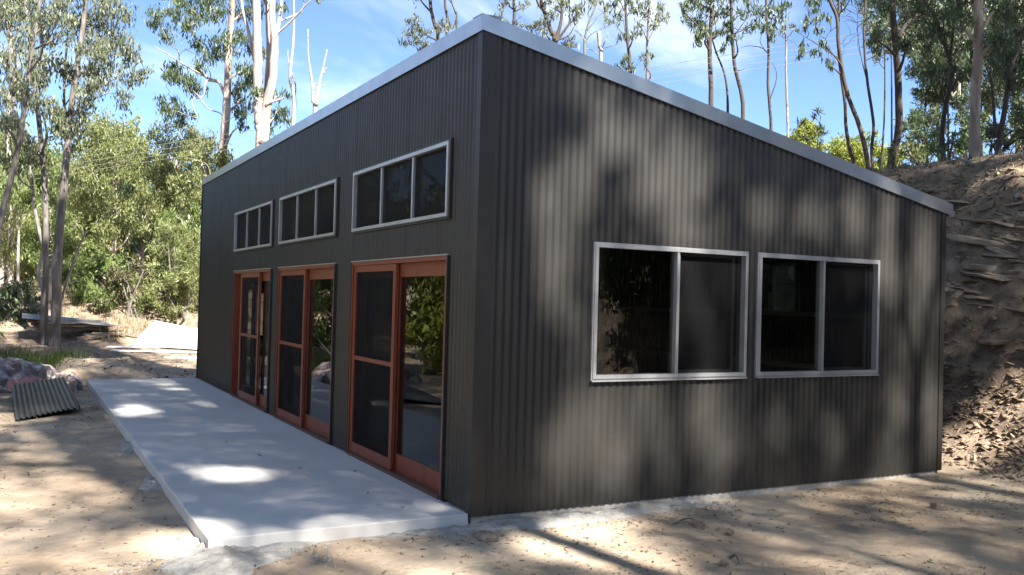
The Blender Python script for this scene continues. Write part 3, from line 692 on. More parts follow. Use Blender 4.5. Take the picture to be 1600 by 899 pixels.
tree('gum_tree', 'thin tree with hanging dark leaf tufts right of the pale stump', [px_stem([(984, 118), (981, 70), (978, 20), (975, -50)], 37, .10, .06), ([P(981, 70, 37), P(970, 50, 37), P(962, 40, 37)], .03, .01)], px_clumps([(963, 22, 10), (990, 55, 9), (978, 92, 8), (986, 104, 8), (972, 98, 7), (968, 60, 7), (992, 15, 10), (975, -15, 14), (1000, 8, 9), (958, 8, 9)], 37, 1, 13), 'bark_dark', 'leaf_dark', GR, .26, .055, .65, .8)
tree('gum_tree', 'thin leaning tree with loose foliage between the hanging tufts and the leafy pole', [px_stem([(1011, 128), (1011, 80), (1013, 30), (1016, -50)], 39, .09, .05), ([P(1012, 65, 39), P(1022, 45, 39), P(1028, 20, 39)], .035, .015)], px_clumps([(1010, 20, 11), (1030, 12, 11), (1000, 42, 8), (1022, 40, 9), (1016, 85, 7), (1006, 92, 6), (1040, 30, 8), (1020, -20, 15)], 39, 1, 14), 'bark_grey', 'leaf_grey', GR, .26, .055, .6, .8)
tree('gum_tree', 'straight dark pole-like tree with a leafy head above mid roof', [px_stem([(1111, 172), (1110, 110), (1109, 60), (1113, 10), (1114, -70)], 35, .13, .09)], px_clumps([(1082, 32, 13), (1070, 12, 13), (1098, 45, 12), (1120, 22, 12), (1090, 58, 9), (1128, 48, 9), (1100, 12, 14), (1085, -12, 16), (1125, -10, 16), (1108, 62, 8)], 35, 1.2, 15), 'bark_dark', 'leaf_dark', GR, .26, .055, .65, 1.0)
tree('gum_tree', 'thin bent stem leaning towards the pole-like tree', [px_stem([(1137, 182), (1136, 140), (1131, 112), (1120, 85), (1112, 58)], 35.5, .075, .035)], px_clumps([(1128, 78, 6), (1140, 62, 6)], 35.5, .6, 16), 'bark_dark', 'leaf_dark', GR, .24, .05, bare=4)
tree('gum_tree', 'wavy dark stem third in the cluster above mid roof', [px_stem([(1161, 190), (1159, 150), (1149, 108), (1145, 70), (1143, 30), (1142, -50)], 35, .11, .07), ([P(1150, 110, 35), P(1158, 110, 35), P(1164, 107, 35)], .02, .01), ([P(1144, 60, 35), P(1155, 45, 35), P(1172, 22, 35)], .04, .015)], px_clumps([(1142, 42, 10), (1160, 22, 10), (1168, 45, 9), (1150, 60, 8), (1172, 8, 10), (1135, 15, 9), (1150, -15, 14)], 35, 1, 17), 'bark_dark', 'leaf_dark', GR, .26, .055, .65, .8, bare=3)
tree('gum_tree', 'thin tree with a side loop of branch and sparse leaf head', [px_stem([(1205, 212), (1203, 170), (1200, 130), (1201, 80), (1198, 30), (1196, -50)], 36, .09, .05), ([P(1203, 155, 36), P(1212, 130, 36), P(1213, 112, 36), P(1206, 98, 36)], .035, .012), ([P(1201, 85, 36), P(1190, 75, 36), P(1172, 72, 36), P(1158, 74, 36)], .03, .01)], px_clumps([(1192, 42, 11), (1206, 58, 9), (1216, 30, 11), (1186, 18, 11), (1205, 15, 11), (1222, 8, 9), (1198, -18, 15), (1180, 40, 8)], 36, 1, 18), 'bark_dark', 'leaf_dark', GR, .26, .055, .65, .85)
tree('gum_tree', 'very slim pale pole of a tree with hardly any leaves', [px_stem([(1231, 222), (1230, 170), (1228, 110), (1228, 60), (1222, 38)], 36, .07, .04)], px_clumps([(1225, 42, 7), (1238, 42, 6)], 36, .6, 19), 'bark_gum', 'leaf_dark', GR, .24, .05, .7, .7)
tree('gum_tree', 'tall S-curved thin tree with sparse weeping sprays to its left side', [px_stem([(1358, 268), (1352, 235), (1342, 195), (1325, 150), (1316, 110), (1310, 65), (1308, 30), (1298, 5), (1285, -30)], 30, .12, .06), ([P(1312, 92, 30), P(1290, 78, 30), P(1265, 62, 30), P(1245, 50, 30)], .03, .01), ([P(1309, 40, 30), P(1295, 52, 30), P(1288, 65, 30)], .02, .01)],
     px_clumps([(1258, 42, 9), (1274, 30, 9), (1288, 68, 8), (1254, 72, 7), (1248, 90, 7), (1270, 82, 8), (1294, 95, 7), (1278, 15, 9), (1265, 5, 9), (1300, 108, 6), (1282, 48, 7), (1292, 30, 7)], 30, 1, 20), 'bark_dark', 'leaf_dark', GR, .22, .045, .75, .75, bare=4)
tree('gum_tree', 'thin bowed stem crossing behind the S-curved tree', [px_stem([(1336, 262), (1328, 235), (1322, 200), (1320, 160), (1313, 110), (1310, 70), (1311, 10), (1312, -50)], 31, .095, .045)], px_clumps([(1316, 8, 9), (1300, -8, 10), (1325, -15, 12)], 31, .8, 21), 'bark_dark', 'leaf_dark', GR, .22, .045, bare=7)
tree('bare_tree', 'thin wavering dark tree with fine bare twigs left of the thick leaning trunk', [px_stem([(1363, 262), (1362, 230), (1365, 195), (1357, 140), (1352, 95), (1350, 40), (1355, -30)], 30, .085, .04), ([P(1356, 130, 30), P(1348, 100, 30), P(1341, 60, 30), P(1340, 20, 30)], .03, .01)], px_clumps([(1352, 30, 8), (1366, 50, 8), (1372, 75, 7)], 30, .8, 22), 'bark_dark', 'leaf_dark', GR, .22, .045, .7, .6, bare=12)
bush('leafy_bush', 'yellow-green rounded tree top peeping over the roof beside the slim pole', 1222, 1290, 188, 275, 34, 12, 44, 'leaf_yellow', group='yellow-green tree tops behind the roof', Lf=.24, Wf=.07, dens=1.6)
bush('leafy_bush', 'bright yellow-green bush glowing between the trunks beyond the roof', 1285, 1425, 208, 330, 75, 15, 42, 'leaf_yellow', group='yellow-green tree tops behind the roof', Lf=.24, Wf=.07, dens=1.5, seed=3)
bush('leafy_bush', 'small dark blue-green sapling top between pole and yellow bush', 1250, 1300, 165, 225, 8, 8, 38, 'leaf_dark', group=None, Lf=.30, Wf=.05, stems=1, dens=.8)
# bank trees at the right
GK = 'trees on top of the cut bank'
tree('gum_tree', 'thick dark trunk curving at its base where the bank meets the roof', [px_stem([(1388, 266), (1396, 240), (1404, 205), (1404, 150), (1401, 90), (1396, 30), (1392, -60)], 25, .15, .10), ([P(1403, 60, 25), P(1415, 40, 25), P(1432, 25, 25), P(1445, 5, 25)], .07, .04)],
     px_clumps([(1372, 30, 18), (1366, 60, 14), (1385, 8, 18), (1425, 20, 20), (1415, 70, 14), (1440, 50, 18), (1380, -20, 24), (1430, -20, 24)], 25.5, 1.5, 23), 'bark_dark', 'leaf_dark', GK, .2, .045, .6, 1.0, bare=8)
tree('gum_tree', 'crooked dark trunk with many bare side twigs between the two thick trunks', [px_stem([(1477, 250), (1472, 215), (1476, 175), (1485, 130), (1484, 95), (1472, 60), (1462, 30), (1445, 0), (1430, -40)], 22.5, .08, .05), ([P(1484, 95, 22.5), P(1488, 60, 22.5), P(1490, 30, 22.5), P(1488, -20, 22.5)], .05, .03)],
     px_clumps([(1470, 30, 22), (1500, 40, 20), (1450, 75, 18), (1495, 85, 16), (1440, 20, 20), (1480, -10, 24), (1455, 110, 14), (1500, 120, 14)], 23, 1.5, 24), 'bark_dark', 'leaf_dark', GK, .18, .04, .6, 1.0, bare=14)
tree('gum_tree', 'big gum with peeling grey bark and shaggy foot on the bank edge', [px_stem([(1524, 234), (1523, 205), (1524, 150), (1528, 90), (1529, 30), (1528, -80)], 19.5, .155, .115)], px_clumps([(1560, 20, 26), (1505, 5, 24), (1570, 60, 22), (1545, -25, 30), (1590, 10, 26), (1500, -30, 28)], 20.6, 1.6, 25), 'bark_gum', 'leaf_dark', GK, .17, .04, .6, 1.0)
tree('gum_tree', 'slim dark forked tree right of the big peeling gum', [px_stem([(1556, 232), (1566, 195), (1573, 150), (1578, 110), (1590, 80), (1600, 50)], 20.5, .085, .05), ([P(1556, 215, 20.5), P(1552, 160, 20.6), P(1548, 110, 20.7), P(1552, 60, 20.8)], .05, .025)], px_clumps([(1580, 90, 20), (1600, 60, 24), (1560, 110, 18), (1590, 130, 18), (1550, 80, 18), (1610, 110, 24)], 21, 1.4, 26), 'bark_dark', 'leaf_dark', GK, .17, .04, .6, 1.0, bare=6)
tree('gum_tree', 'pale reddish trunk at the right picture edge above the bank', [px_stem([(1592, 215), (1589, 180), (1585, 140), (1588, 80), (1592, 0)], 24, .12, .08)], px_clumps([(1600, 40, 24), (1575, 20, 22), (1610, 90, 24), (1590, 160, 16)], 25, 1.5, 27), 'bark_gum', 'leaf_dark', GK, .19, .045, .6, 1.0)
tree('gum_tree', 'thin pale trunk leaning behind the crooked dark one', [px_stem([(1508, 228), (1503, 190), (1498, 150), (1500, 100), (1510, 40), (1515, -30)], 27, .10, .05)], px_clumps([(1505, 60, 18), (1520, 100, 16), (1490, 140, 16), (1515, 20, 20), (1545, 140, 18), (1555, 160, 16)], 27.5, 1.5, 28), 'bark_gum', 'leaf_dark', GK, .2, .05, .6, 1.0, bare=6)
bushy2 = [('low dark scrub on the bank crest beside the foot of the curved trunk', 1372, 1440, 222, 268, 14, 11, 25.5, 'leaf_olive'),
          ('low green scrub on the bank crest under the crooked trunk', 1440, 1510, 205, 250, 14, 11, 23.5, 'leaf_green'),
          ('low scrub on the bank crest right of the big peeling gum', 1540, 1610, 190, 230, 14, 11, 22, 'leaf_dark'),
          ('tall leafy tree between the curved trunk and the big peeling gum', 1425, 1530, -40, 170, 44, 18, 28, 'leaf_dark'),
          ('tall leafy tree in the right top corner above the bank', 1545, 1650, -40, 170, 44, 19, 27, 'leaf_dark'),
          ('olive leafy tree filling the gap behind the S-curved and curved trunks', 1345, 1425, -50, 90, 30, 15, 35, 'leaf_dark'),
          ('grey-green shrub low on the bank crest between curved trunk and crooked trunk', 1405, 1475, 150, 245, 22, 15, 26.5, 'leaf_dark'),
          ('dark shrub behind the foot of the big peeling gum', 1485, 1560, 160, 235, 20, 15, 25, 'leaf_dark'),
          ('shrub at the right picture edge on the bank crest', 1560, 1640, 150, 228, 20, 15, 23.5, 'leaf_dark'),
          ('fine-leaved dark shrub tree behind the crooked trunk', 1430, 1520, 80, 190, 26, 16, 30, 'leaf_dark'),
          ('tall dark leafy tree filling the sky behind the big peeling gum', 1480, 1630, -60, 160, 70, 20, 32, 'leaf_dark'),
          ('tall dark leafy tree behind the thick curved trunk', 1395, 1510, -50, 130, 52, 18, 31, 'leaf_dark')]
for lb, u0, u1, v0, v1, n_, r_, d_, lf in bushy2:
    bush('leafy_shrub', lb, u0, u1, v0, v1, n_, r_, d_, lf, 'bark_dark', 'shrubs on top of the cut bank', Lf=.17, Wf=.04, dens=.9, stems=2, spread=1.8, cat='shrub' if v0 > 100 else 'tree')

# far-off wood that closes the view left of the shed and beyond
cl = []
g_ = random.Random(5)
for k in range(190):
    x = g_.uniform(-22, 17); y = g_.uniform(50, 68); b = gz(x, y); tp = g_.uniform(5.5, 10.5)*(1 if x < 6 else .6)
    for q in range(6): cl.append((np.array([x+g_.gauss(0, 1.2), y+g_.gauss(0, 1.2), b+g_.uniform(.3, tp)]), g_.uniform(.8, 1.5)))
V, Fq = leaf_cloud([(c, r, int(95*r*r)) for c, r in cl], .42, .15, .5, 77, 9)
o = link('far_woodland', np_mesh('far_woodland', V, Fq), M['leaf_olive']); tag(o, 'far-off green woodland behind the left-hand trees', 'woodland', kind='stuff')
cl = []
for k in range(150):
    a = g_.uniform(rad(95), rad(330)); dd = g_.uniform(24, 42); x = CAM[0]+dd*math.sin(a+rad(20)); y = CAM[1]+dd*math.cos(a+rad(20))
    if y > 8 and x > -14: continue
    b = gz(x, y); tp = g_.uniform(6, 11)
    for q in range(6): cl.append((np.array([x+g_.gauss(0, 1.2), y+g_.gauss(0, 1.2), b+g_.uniform(.2, tp)]), g_.uniform(1.0, 1.7)))
V, Fq = leaf_cloud([(c, r, int(42*r*r)) for c, r in cl], .55, .22, .5, 78, 9)
o = link('far_woodland', np_mesh('far_woodland', V, Fq), M['leaf_green']); tag(o, 'woodland around the clearing behind the viewpoint', 'woodland', kind='stuff')

# ------------------------------------------------------------------ tall gums behind and beside the viewpoint: they throw the dappled shade
ES = np.array([math.cos(SUN_OFF), math.sin(SUN_OFF), 0.0])
ET = np.cross(SUN, ES); ET = ET if ET[2] > 0 else -ET
def st(p): p = np.asarray(p); return np.stack([p@ES, p@ET], -1)
LIT = []
NW, NG = (np.array([0, 1.0, 0]), 0.0), (np.array([0, 0, 1.0]), 0.0)
NB = (np.array([1.0, 0, 0]), 8.1)
def lit(u, v, ru, rv, pl, wt=.95):
    c = st(on_plane(u, v, *pl)); a = st(on_plane(u+ru, v, *pl))-c; b = st(on_plane(u, v+rv, *pl))-c
    LIT.append((c, np.linalg.inv(np.stack([a, b], 1)), wt))
for t in [(880, 285, 48, 60), (865, 400, 30, 95), (1050, 285, 62, 70), (1075, 365, 40, 30), (950, 215, 40, 45), (900, 140, 50, 22), (1190, 330, 34, 30), (1262, 345, 36, 34), (1335, 340, 30, 40), (1385, 400, 22, 90), (1440, 420, 20, 95),
          (925, 700, 85, 75), (985, 620, 48, 32), (1105, 650, 36, 80), (1000, 470, 20, 60), (1398, 625, 14, 42), (1450, 640, 18, 60), (1440, 510, 14, 30), (1300, 680, 20, 30), (1215, 660, 12, 30), (1090, 455, 24, 26), (800, 190, 14, 40)]: lit(*t, NW)
for t in [(212, 641, 34, 9), (365, 740, 54, 13), (470, 792, 50, 12, .4), (318, 830, 44, 24, .9), (255, 835, 52, 30), (20, 770, 46, 20, .8), (130, 860, 60, 20, .7), (925, 830, 120, 36), (1010, 858, 90, 22), (680, 880, 70, 12, .8), (1520, 700, 70, 26), (95, 590, 30, 12),
          (285, 629, 50, 6, .2), (345, 668, 46, 7, .35), (210, 620, 26, 5, .2), (300, 655, 40, 6, .15), (420, 768, 40, 10, .2), (690, 792, 40, 8, .3), (1330, 762, 55, 6, .6), (1210, 800, 40, 6, .5), (1270, 860, 60, 14, .6), (1560, 800, 50, 8, .6), (90, 700, 30, 8, .5), (1420, 860, 60, 10, .6), (60, 640, 30, 10, .7)]: lit(*t[:4], NG, *t[4:])
for t in [(1545, 365, 60, 30), (1500, 330, 34, 18), (1575, 300, 34, 18), (1500, 470, 18, 16), (1530, 425, 60, 20), (1450, 245, 60, 10), (1560, 255, 40, 10), (1570, 650, 30, 24)]: lit(*t, NB)
g2 = np.random.default_rng(41)
NL = 480000
zc_ = 13+9*g2.random(NL)**.9
s_ = -6.5+25.5*g2.random(NL); t_ = -6.5+28.5*g2.random(NL)
dens_ = .60+1.6*(fbm(s_*.55+9, t_*.55+4, 61, 4)-.5)
dens_ = dens_+.7*((t_ > .3) & (s_ < .4) & (s_ > -2.1))-.12*((t_ < -.1) & (s_ < 6.2))-.16*((s_ < -2.1) & (t_ < 8))-.08*((s_ > 6.2) & (s_ < 10.5) & (t_ < 6.5) & (t_ > -.8))+.2*((s_ > 6.2) & (t_ < -.8))
# the long front stays in shade
yl = np.clip((t_-.8)/(math.sin(SUN_EL)*.99), 0, 13)
near_front = np.abs(s_-(yl*math.sin(SUN_OFF)+.12)) < .55
dens_ = np.where(near_front & (t_ > -.5), 1.0, dens_)
keep = g2.random(NL) < np.clip(dens_, .22, 1)
q_ = np.stack([s_, t_], 1)
for c, A, wt in LIT:
    w = (q_-c)@A.T; keep &= ~(((w**2).sum(1) < (1.0+.35*g2.normal(size=NL)*.5)**2) & (g2.random(NL) < wt))
keep &= ~((s_ < -3.6) & (t_ > 6.5) & (g2.random(NL) < .8))
# thin out the sunny far ground
keep &= ~((s_ > 9.5) & (t_ < 3))
keep &= ~((t_ > 10.2) & (s_ < 9.5) & (np.abs(s_-1.6) > 1.0) & (g2.random(NL) < .35+.8*(fbm(s_*.5, t_*.4, 71, 3)-.35)))
keep &= ~((t_ > 13) & (s_ > 3.5) & ((s_ < 9.5) | (t_ > 17)))
s_, t_, zc_ = s_[keep], t_[keep], zc_[keep]
# solve for the point at height z on the ray (s,t)
A3 = np.stack([ES, ET, np.array([0, 0, 1.0])]); pos = np.linalg.solve(A3[None], np.stack([s_, t_, zc_], 1)[..., None])[..., 0]
SH = [((1.62, -9.0), .15, 'straight gum nearest behind the viewpoint, its trunk shading the near wall corner'),
      ((6.75, -10.0), .13, 'high-forked gum behind the viewpoint, its fork shadowing the far end of the side wall'),
      ((-6.8, -9.5), .20, 'broad gum behind the viewpoint on the patio side'),
      ((3.9, -16.0), .18, 'tall gum far behind the viewpoint opposite the side windows'),
      ((11.2, -9.0), .17, 'tall gum on the bank to the right of the viewpoint'),
      ((-2.2, -19.0), .17, 'tall gum farthest behind the viewpoint'),
      ((-8.5, -1.5), .18, 'tall gum left of the viewpoint overhanging the patio'),
      ((-6.6, 7.2), .16, 'gum left of the patio whose crown overhangs the far yard'),
      ((13.5, -4.5), .17, 'tall gum on the bank crest right of the shed, outside the picture'),
      ((18.5, -1.0), .17, 'tall gum farthest right on the bank, outside the picture')]
trunk_xy = np.array([a for a, _, _ in SH])
own = np.argmin(np.linalg.norm(pos[:, None, :2]-trunk_xy[None], axis=2)+np.array([0, 1.5]+[0]*8)[None], axis=1)
for k, ((x, y), r, lb) in enumerate(SH):
    b0 = np.array([x, y, gz(x, y)-.1]); root = empty('gum_tree', tuple(b0)); tag(root, lb, 'tree', 'gums around the viewpoint')
    mine = pos[own == k]; mb = MB(); rr = random.Random(k)
    if k == 1:
        f = np.array([6.75, -10.0, 12.2]); st_ = [([b0, b0+(f-b0)*.5, f], r, r*.8), ([f, f+np.array([-.25, .1, .9]), f+np.array([-.42, .1, 2.4]), f+np.array([-.6, 0, 6])], .075, .05), ([f, f+np.array([.25, -.1, .9]), f+np.array([.55, -.1, 2.2]), f+np.array([.8, 0, 6])], .07, .05)]
    else:
        top = mine.mean(0) if len(mine) else b0+np.array([0, 0, 18]); lean = .25 if k else 0.0
        tp = np.array([x+(top[0]-x)*lean, y+(top[1]-y)*lean, 20.0]); st_ = [([b0, b0*.6+tp*.4, b0*.25+tp*.75, tp], r, r*.45)]
    axis = []
    for pts, r0, r1 in st_:
        p, rs = smooth_path(pts, list(np.linspace(r0, r1, len(pts))), 6, .02, rr); rs[0] *= 1.3; mb.tube([q-b0 for q in p], rs, 9); axis += p
    axis = [q for q in axis if q[2] > 9]
    if len(mine):
        for q in mine[np.random.default_rng(k).integers(0, len(mine), 26)]:
            s = min(axis, key=lambda a: np.linalg.norm(a[:2]-q[:2])*.8+abs(q[2]-a[2]-np.linalg.norm(a[:2]-q[:2])*.5)); limb(mb, s-b0, q-b0, .026, .010, .08, rr, 5, 4)
        V, Fq = leaves_at(mine-b0, .30, .10, .5, np.random.default_rng(k+5)); link('crown', np_mesh('crown', V, Fq), M['leaf_olive'], root)
    mb.build('trunk', M['bark_gum'], root, True)
# sunny bushes left of the frame (seen mirrored in the glass doors)
GO = 'sunny bushes left of the patio'
for k, (x, y, h, lf, lb) in enumerate([(-5.5, 13.8, 4.2, 'leaf_yellow', 'yellow-green bush left of the patio, mirrored in the nearest glass door'), (-5.4, 20.5, 4.6, 'leaf_green', 'green bush left of the wrapped bundle, mirrored in the middle glass door'), (-7.6, 18.0, 6.0, 'leaf_olive', 'tall olive bush farthest left of the patio'), (-6.0, 26.0, 5.0, 'leaf_olive', 'olive bush beyond the wrapped bundle off the left edge'), (-6.6, 10.0, 4.0, 'leaf_olive', 'olive bush left of the near end of the patio')]):
    b = np.array([x, y, gz(x, y)-.1]); g = random.Random(k+50); cl = []
    while len(cl) < 44:
        a = np.array([g.uniform(-1, 1), g.uniform(-1, 1), g.uniform(-1, 1)])
        if a@a <= 1: cl.append((b+np.array([a[0]*1.7, a[1]*1.7, h*.5+a[2]*h*.48]), g.uniform(.4, .65)))
    tree('leafy_bush', lb, [([b, b+np.array([.2, .1, h*.35]), b+np.array([.1, -.2, h*.7])], .08, .03), ([b+np.array([.1, 0, 0]), b+np.array([-.4, .3, h*.4]), b+np.array([-.7, .4, h*.7])], .06, .02)], cl, 'bark_pale', lf, GO, .22, .06, .5, .9, 1, cat='bush')
GV = 'unseen shrubs added to darken the side window reflections'  # out-of-view dark shrubs, added so the side panes mirror less sunlit bank
for k, (x, y, h, lb) in enumerate([(8.0, -4.6, 3.2, 'dark shrub on the bank nearest the side wall, outside the picture'), (8.2, -7.2, 3.8, 'dark shrub on the bank beside the viewpoint'), (8.8, -10.0, 4.0, 'dark shrub on the bank farthest behind the viewpoint'), (10.2, -5.8, 4.2, 'tall dark shrub high on the bank right of the viewpoint'), (11.0, -9.0, 4.4, 'tall dark shrub high on the bank behind the viewpoint')]):
    b = np.array([x, y, gz(x, y)-.1]); g = random.Random(k+80); cl = []
    while len(cl) < 40:
        a = np.array([g.uniform(-1, 1), g.uniform(-1, 1), g.uniform(-1, 1)])
        if a@a <= 1: cl.append((b+np.array([a[0]*1.5, a[1]*1.5, h*.5+a[2]*h*.48]), g.uniform(.35, .6)))
    tree('leafy_shrub', lb, [([b, b+np.array([.2, .1, h*.35]), b+np.array([.1, -.2, h*.7])], .07, .03)], cl, 'bark_dark', 'leaf_dark', GV, .2, .055, .5, .8, 1, cat='shrub')
# ------------------------------------------------------------------ power lines crossing behind the shed
for k, (va, vb, lb) in enumerate([(250, 13, 'topmost power line wire crossing behind the trees'), (258, 22, 'second power line wire from the top behind the trees'), (266, 34, 'third power line wire from the top behind the trees'), (273, 44, 'lowest power line wire crossing behind the trees')]):
    a = P(100, va, 36); b = P(1600, vb, 34); a2 = a+(a-b)*.5; b2 = b+(b-a)*.5
    pts = [a2+(b2-a2)*t+np.array([0, 0, -.0*math.sin(math.pi*t)]) for t in np.linspace(0, 1, 9)]
    mb = MB(); mb.tube(pts, [.0075]*9, 5); tag(mb.build('power_line', M['wire'], None, True), lb, 'wire', 'wires of the power line')

# ------------------------------------------------------------------ rocks in the cut bank (pieces of the ground)
import bmesh
def shard_mesh(seed, thick=.22, n=7):
    g = random.Random(seed); bm = bmesh.new()
    for z, s in ((0, .92), (thick*.5, 1.0), (thick, .88)):
        for k in range(n):
            th = 2*math.pi*k/n+g.uniform(-.25, .25); r = g.uniform(.7, 1.1)*s
            bm.verts.new((math.cos(th)*r*.5, math.sin(th)*r*.32, z-thick/2+g.uniform(-.03, .03)))
    bmesh.ops.convex_hull(bm, input=bm.verts[:]); me = bpy.data.meshes.new('rock'); bm.to_mesh(me); bm.free(); me.materials.append(M['rock']); return me
shards = [shard_mesh(k, .10+.04*(k % 4), 7+k % 4) for k in range(24)]
g = random.Random(3); cnt = 0
bank_inv = Matrix.Identity(4)
while cnt < 250:
    y = g.uniform(-2.2, 5.5); e_ = g.choice([g.uniform(.0, 1.2), g.uniform(1.0, 3.1), g.uniform(1.2, 2.9)]); x = float(toe_x(np.array([y]))[0])+e_
    z = gz(x, y)
    o = bpy.data.objects.new('rock', shards[g.randrange(24)]); C.objects.link(o); o.parent = ground
    s = g.uniform(.06, .18) if e_ < 1.1 else g.choice([g.uniform(.10, .28), g.uniform(.15, .35), g.uniform(.3, .62)])
    o.scale = (s*g.uniform(.8, 1.5), s*g.uniform(.7, 1.2), s*g.uniform(.3, .8)); o.location = (x+.10*s, y, z-.03*s)
    o.rotation_euler = (g.gauss(-.10, .15), g.gauss(-.12, .15), math.pi/2+g.gauss(0, .5)) if e_ > 1.1 else (g.gauss(0, .4), g.gauss(-.5, .4), g.uniform(0, 6.28))
    cnt += 1

for k in range(46):          # long thin shale beds standing out of the upper cut
    y = g.uniform(-.6, 3.4); e_ = g.uniform(1.25, 2.7); x = float(toe_x(np.array([y]))[0])+e_
    o = bpy.data.objects.new('rock', shards[g.randrange(24)]); C.objects.link(o); o.parent = ground
    s = g.uniform(.35, .8); o.scale = (s*g.uniform(1.0, 1.8), s*g.uniform(.5, .8), s*g.uniform(.35, .7)); o.location = (x+.02, y, gz(x, y)+.0)
    o.rotation_euler = (g.gauss(0, .06), g.gauss(-.14, .06), math.pi/2+g.gauss(0, .15))

# loose shale chips at the foot of the bank and down its face
def chips(n, fx, seed, smin, smax, flat=.3, elong=2.0):
    g = np.random.default_rng(seed); xy = fx(g, n); z = ground_h(xy[:, 0], xy[:, 1])
    s = smin+(smax-smin)*g.random(n)**2.2; th = g.random(n)*6.283; til = g.normal(size=n)*.35; pit = g.normal(size=n)*.35
    base = np.array([[-1, -1, -1], [1, -1, -1], [1, 1, -1], [-1, 1, -1], [-.8, -.7, 1], [.7, -.8, 1], [.8, .7, 1], [-.7, .8, 1]])*.5
    B = base[None]+g.normal(size=(n, 8, 3))*.10; B = B*np.stack([s*elong, s, s*flat], 1)[:, None, :]
    B[:, :, 2] += B[:, :, 0]*til[:, None]+B[:, :, 1]*pit[:, None]
    c, sn = np.cos(th)[:, None], np.sin(th)[:, None]
    X = B[:, :, 0]*c-B[:, :, 1]*sn; Y = B[:, :, 0]*sn+B[:, :, 1]*c
    V = np.stack([X+xy[:, :1], Y+xy[:, 1:], B[:, :, 2]+z[:, None]+(s*flat*.2)[:, None]], -1).reshape(-1, 3)
    f = np.array([[0, 3, 2, 1], [4, 5, 6, 7], [0, 1, 5, 4], [1, 2, 6, 5], [2, 3, 7, 6], [3, 0, 4, 7]])
    return V, (np.arange(n)[:, None, None]*8+f[None]).reshape(-1, 4)
def area_bank(g, n):
    y = g.uniform(-3.5, 6, n); e = np.where(g.random(n) < .55, g.random(n)*1.3-.25, g.random(n)*3.3); return np.stack([toe_x(y)+e, y], 1)
V, Fq = chips(9000, area_bank, 4, .012, .062); o = link('shale_rubble', np_mesh('shale_rubble', V, Fq), M['chip'], ground); tag(o, kind='stuff')
def patchy(f, sc_, thr, seed):
    def h(g, n):
        xy = f(g, n*4); k = fbm(xy[:, 0]*sc_, xy[:, 1]*sc_, seed, 3)+g.normal(size=len(xy))*.06 > thr; return xy[k][:n]
    return h
def chips_p(n, fx, seed, *a):
    q = fx(np.random.default_rng(seed), n); return chips(len(q), lambda g, m: q, seed+100, *a)
def area_front(g, n):
    x = g.uniform(-4.5, 6.6, n); y = np.where(g.random(n) < .7, g.uniform(-4.5, -.05, n), g.uniform(-.1, 20, n)); x = np.where(y > -.1, g.uniform(-5, SLAB_X-.05, n), x); return np.stack([x, y], 1)
V, Fq = chips_p(8000, patchy(area_front, 1.1, .54, 91), 5, .003, .024, .4, 1.7); o = link('gravel', np_mesh('gravel', V, Fq), M['chip'], ground); tag(o, kind='stuff')
V, Fq = chips_p(6000, patchy(area_front, .9, .56, 95), 6, .002, .013, .15, 5.5); o = link('leaf_litter', np_mesh('leaf_litter', V, Fq), M['litter'], ground); tag(o, kind='stuff')
def area_far(g, n): return np.stack([g.uniform(-5, 4, n), g.uniform(13, 34, n)], 1)
V, Fq = chips(5000, area_far, 8, .012, .04, .2, 4.0); o = link('fallen_litter', np_mesh('fallen_litter', V, Fq), M['litter'], ground); tag(o, kind='stuff')
def area_crest(g, n):
    y = g.uniform(-4, 16, n); return np.stack([toe_x(y)+np.where(g.random(n) < .5, g.uniform(.8, 3, n), g.uniform(2.4, 8, n)), y], 1)
V, Fq = chips(7000, area_crest, 9, .008, .03, .25, 8.0); o = link('bank_litter', np_mesh('bank_litter', V, Fq), M['litter'], ground); tag(o, kind='stuff')

# single stones and sticks one can point at
def stone(u, v, size, lb, seed, m='rock'):
    p = on_plane(u, v, np.array([0, 0, 1.0]), -.10); me = shard_mesh(100+seed, .32, 8); me.materials.clear(); me.materials.append(M[m])
    o = link('stone', me); o.location = (p[0], p[1], gz(p[0], p[1])+.02); o.scale = (size,)*3; o.rotation_euler = (.1, -.1, seed*1.3); tag(o, lb, 'stone', 'loose stones on the dirt')
stone(1092, 823, .17, 'pale flat stone lying in the bright patch before the side wall', 1)
stone(1470, 798, .20, 'brown flat stone lying before the right end of the side wall', 2)
stone(1140, 833, .11, 'small pale stone just right of the bright patch', 3)
stone(760, 842, .22, 'dirty lump of stone at the corner of the patio and side wall', 4)
stone(1130, 880, .10, 'small stone low in the picture below the side windows', 5)
stone(148, 640, .22, 'flat grey stone beside the far patio edge', 6)
def stick(p, q, r, lb, name='fallen_stick'):
    mb = MB(); a = np.array([p[0], p[1], gz(*p)+r]); b = np.array([q[0], q[1], gz(*q)+r]); m = (a+b)/2+np.array([.04, .03, .03])
    pp, rs = smooth_path([a, m, b], [r, r*.9, r*.5], 5); mb.tube(pp, rs, 6); tag(mb.build(name, M['bark_grey'], None, True), lb, 'stick', 'fallen sticks')
def gxy(u, v): p = on_plane(u, v, np.array([0, 0, 1.0]), -.09); return (p[0], p[1])
stick(gxy(1063, 781), gxy(1112, 779), .012, 'dark twig lying against the footing under the side windows')
stick(gxy(1052, 817), gxy(1092, 815), .008, 'thin twig lying in the bright patch before the wall')
stick(gxy(1140, 868), gxy(1155, 877), .010, 'short dark twig on the dirt low in the picture')
def bank_stick(y0, e0, y1, e1, r, lb):
    a = (float(toe_x(np.array([y0]))[0])+e0, y0); b = (float(toe_x(np.array([y1]))[0])+e1, y1); stick(a, b, r, lb, 'fallen_branch')
bank_stick(2.4, 3.3, 3.4, 4.2, .03, 'pale fallen branch sticking up on the bank crest above the ledges')
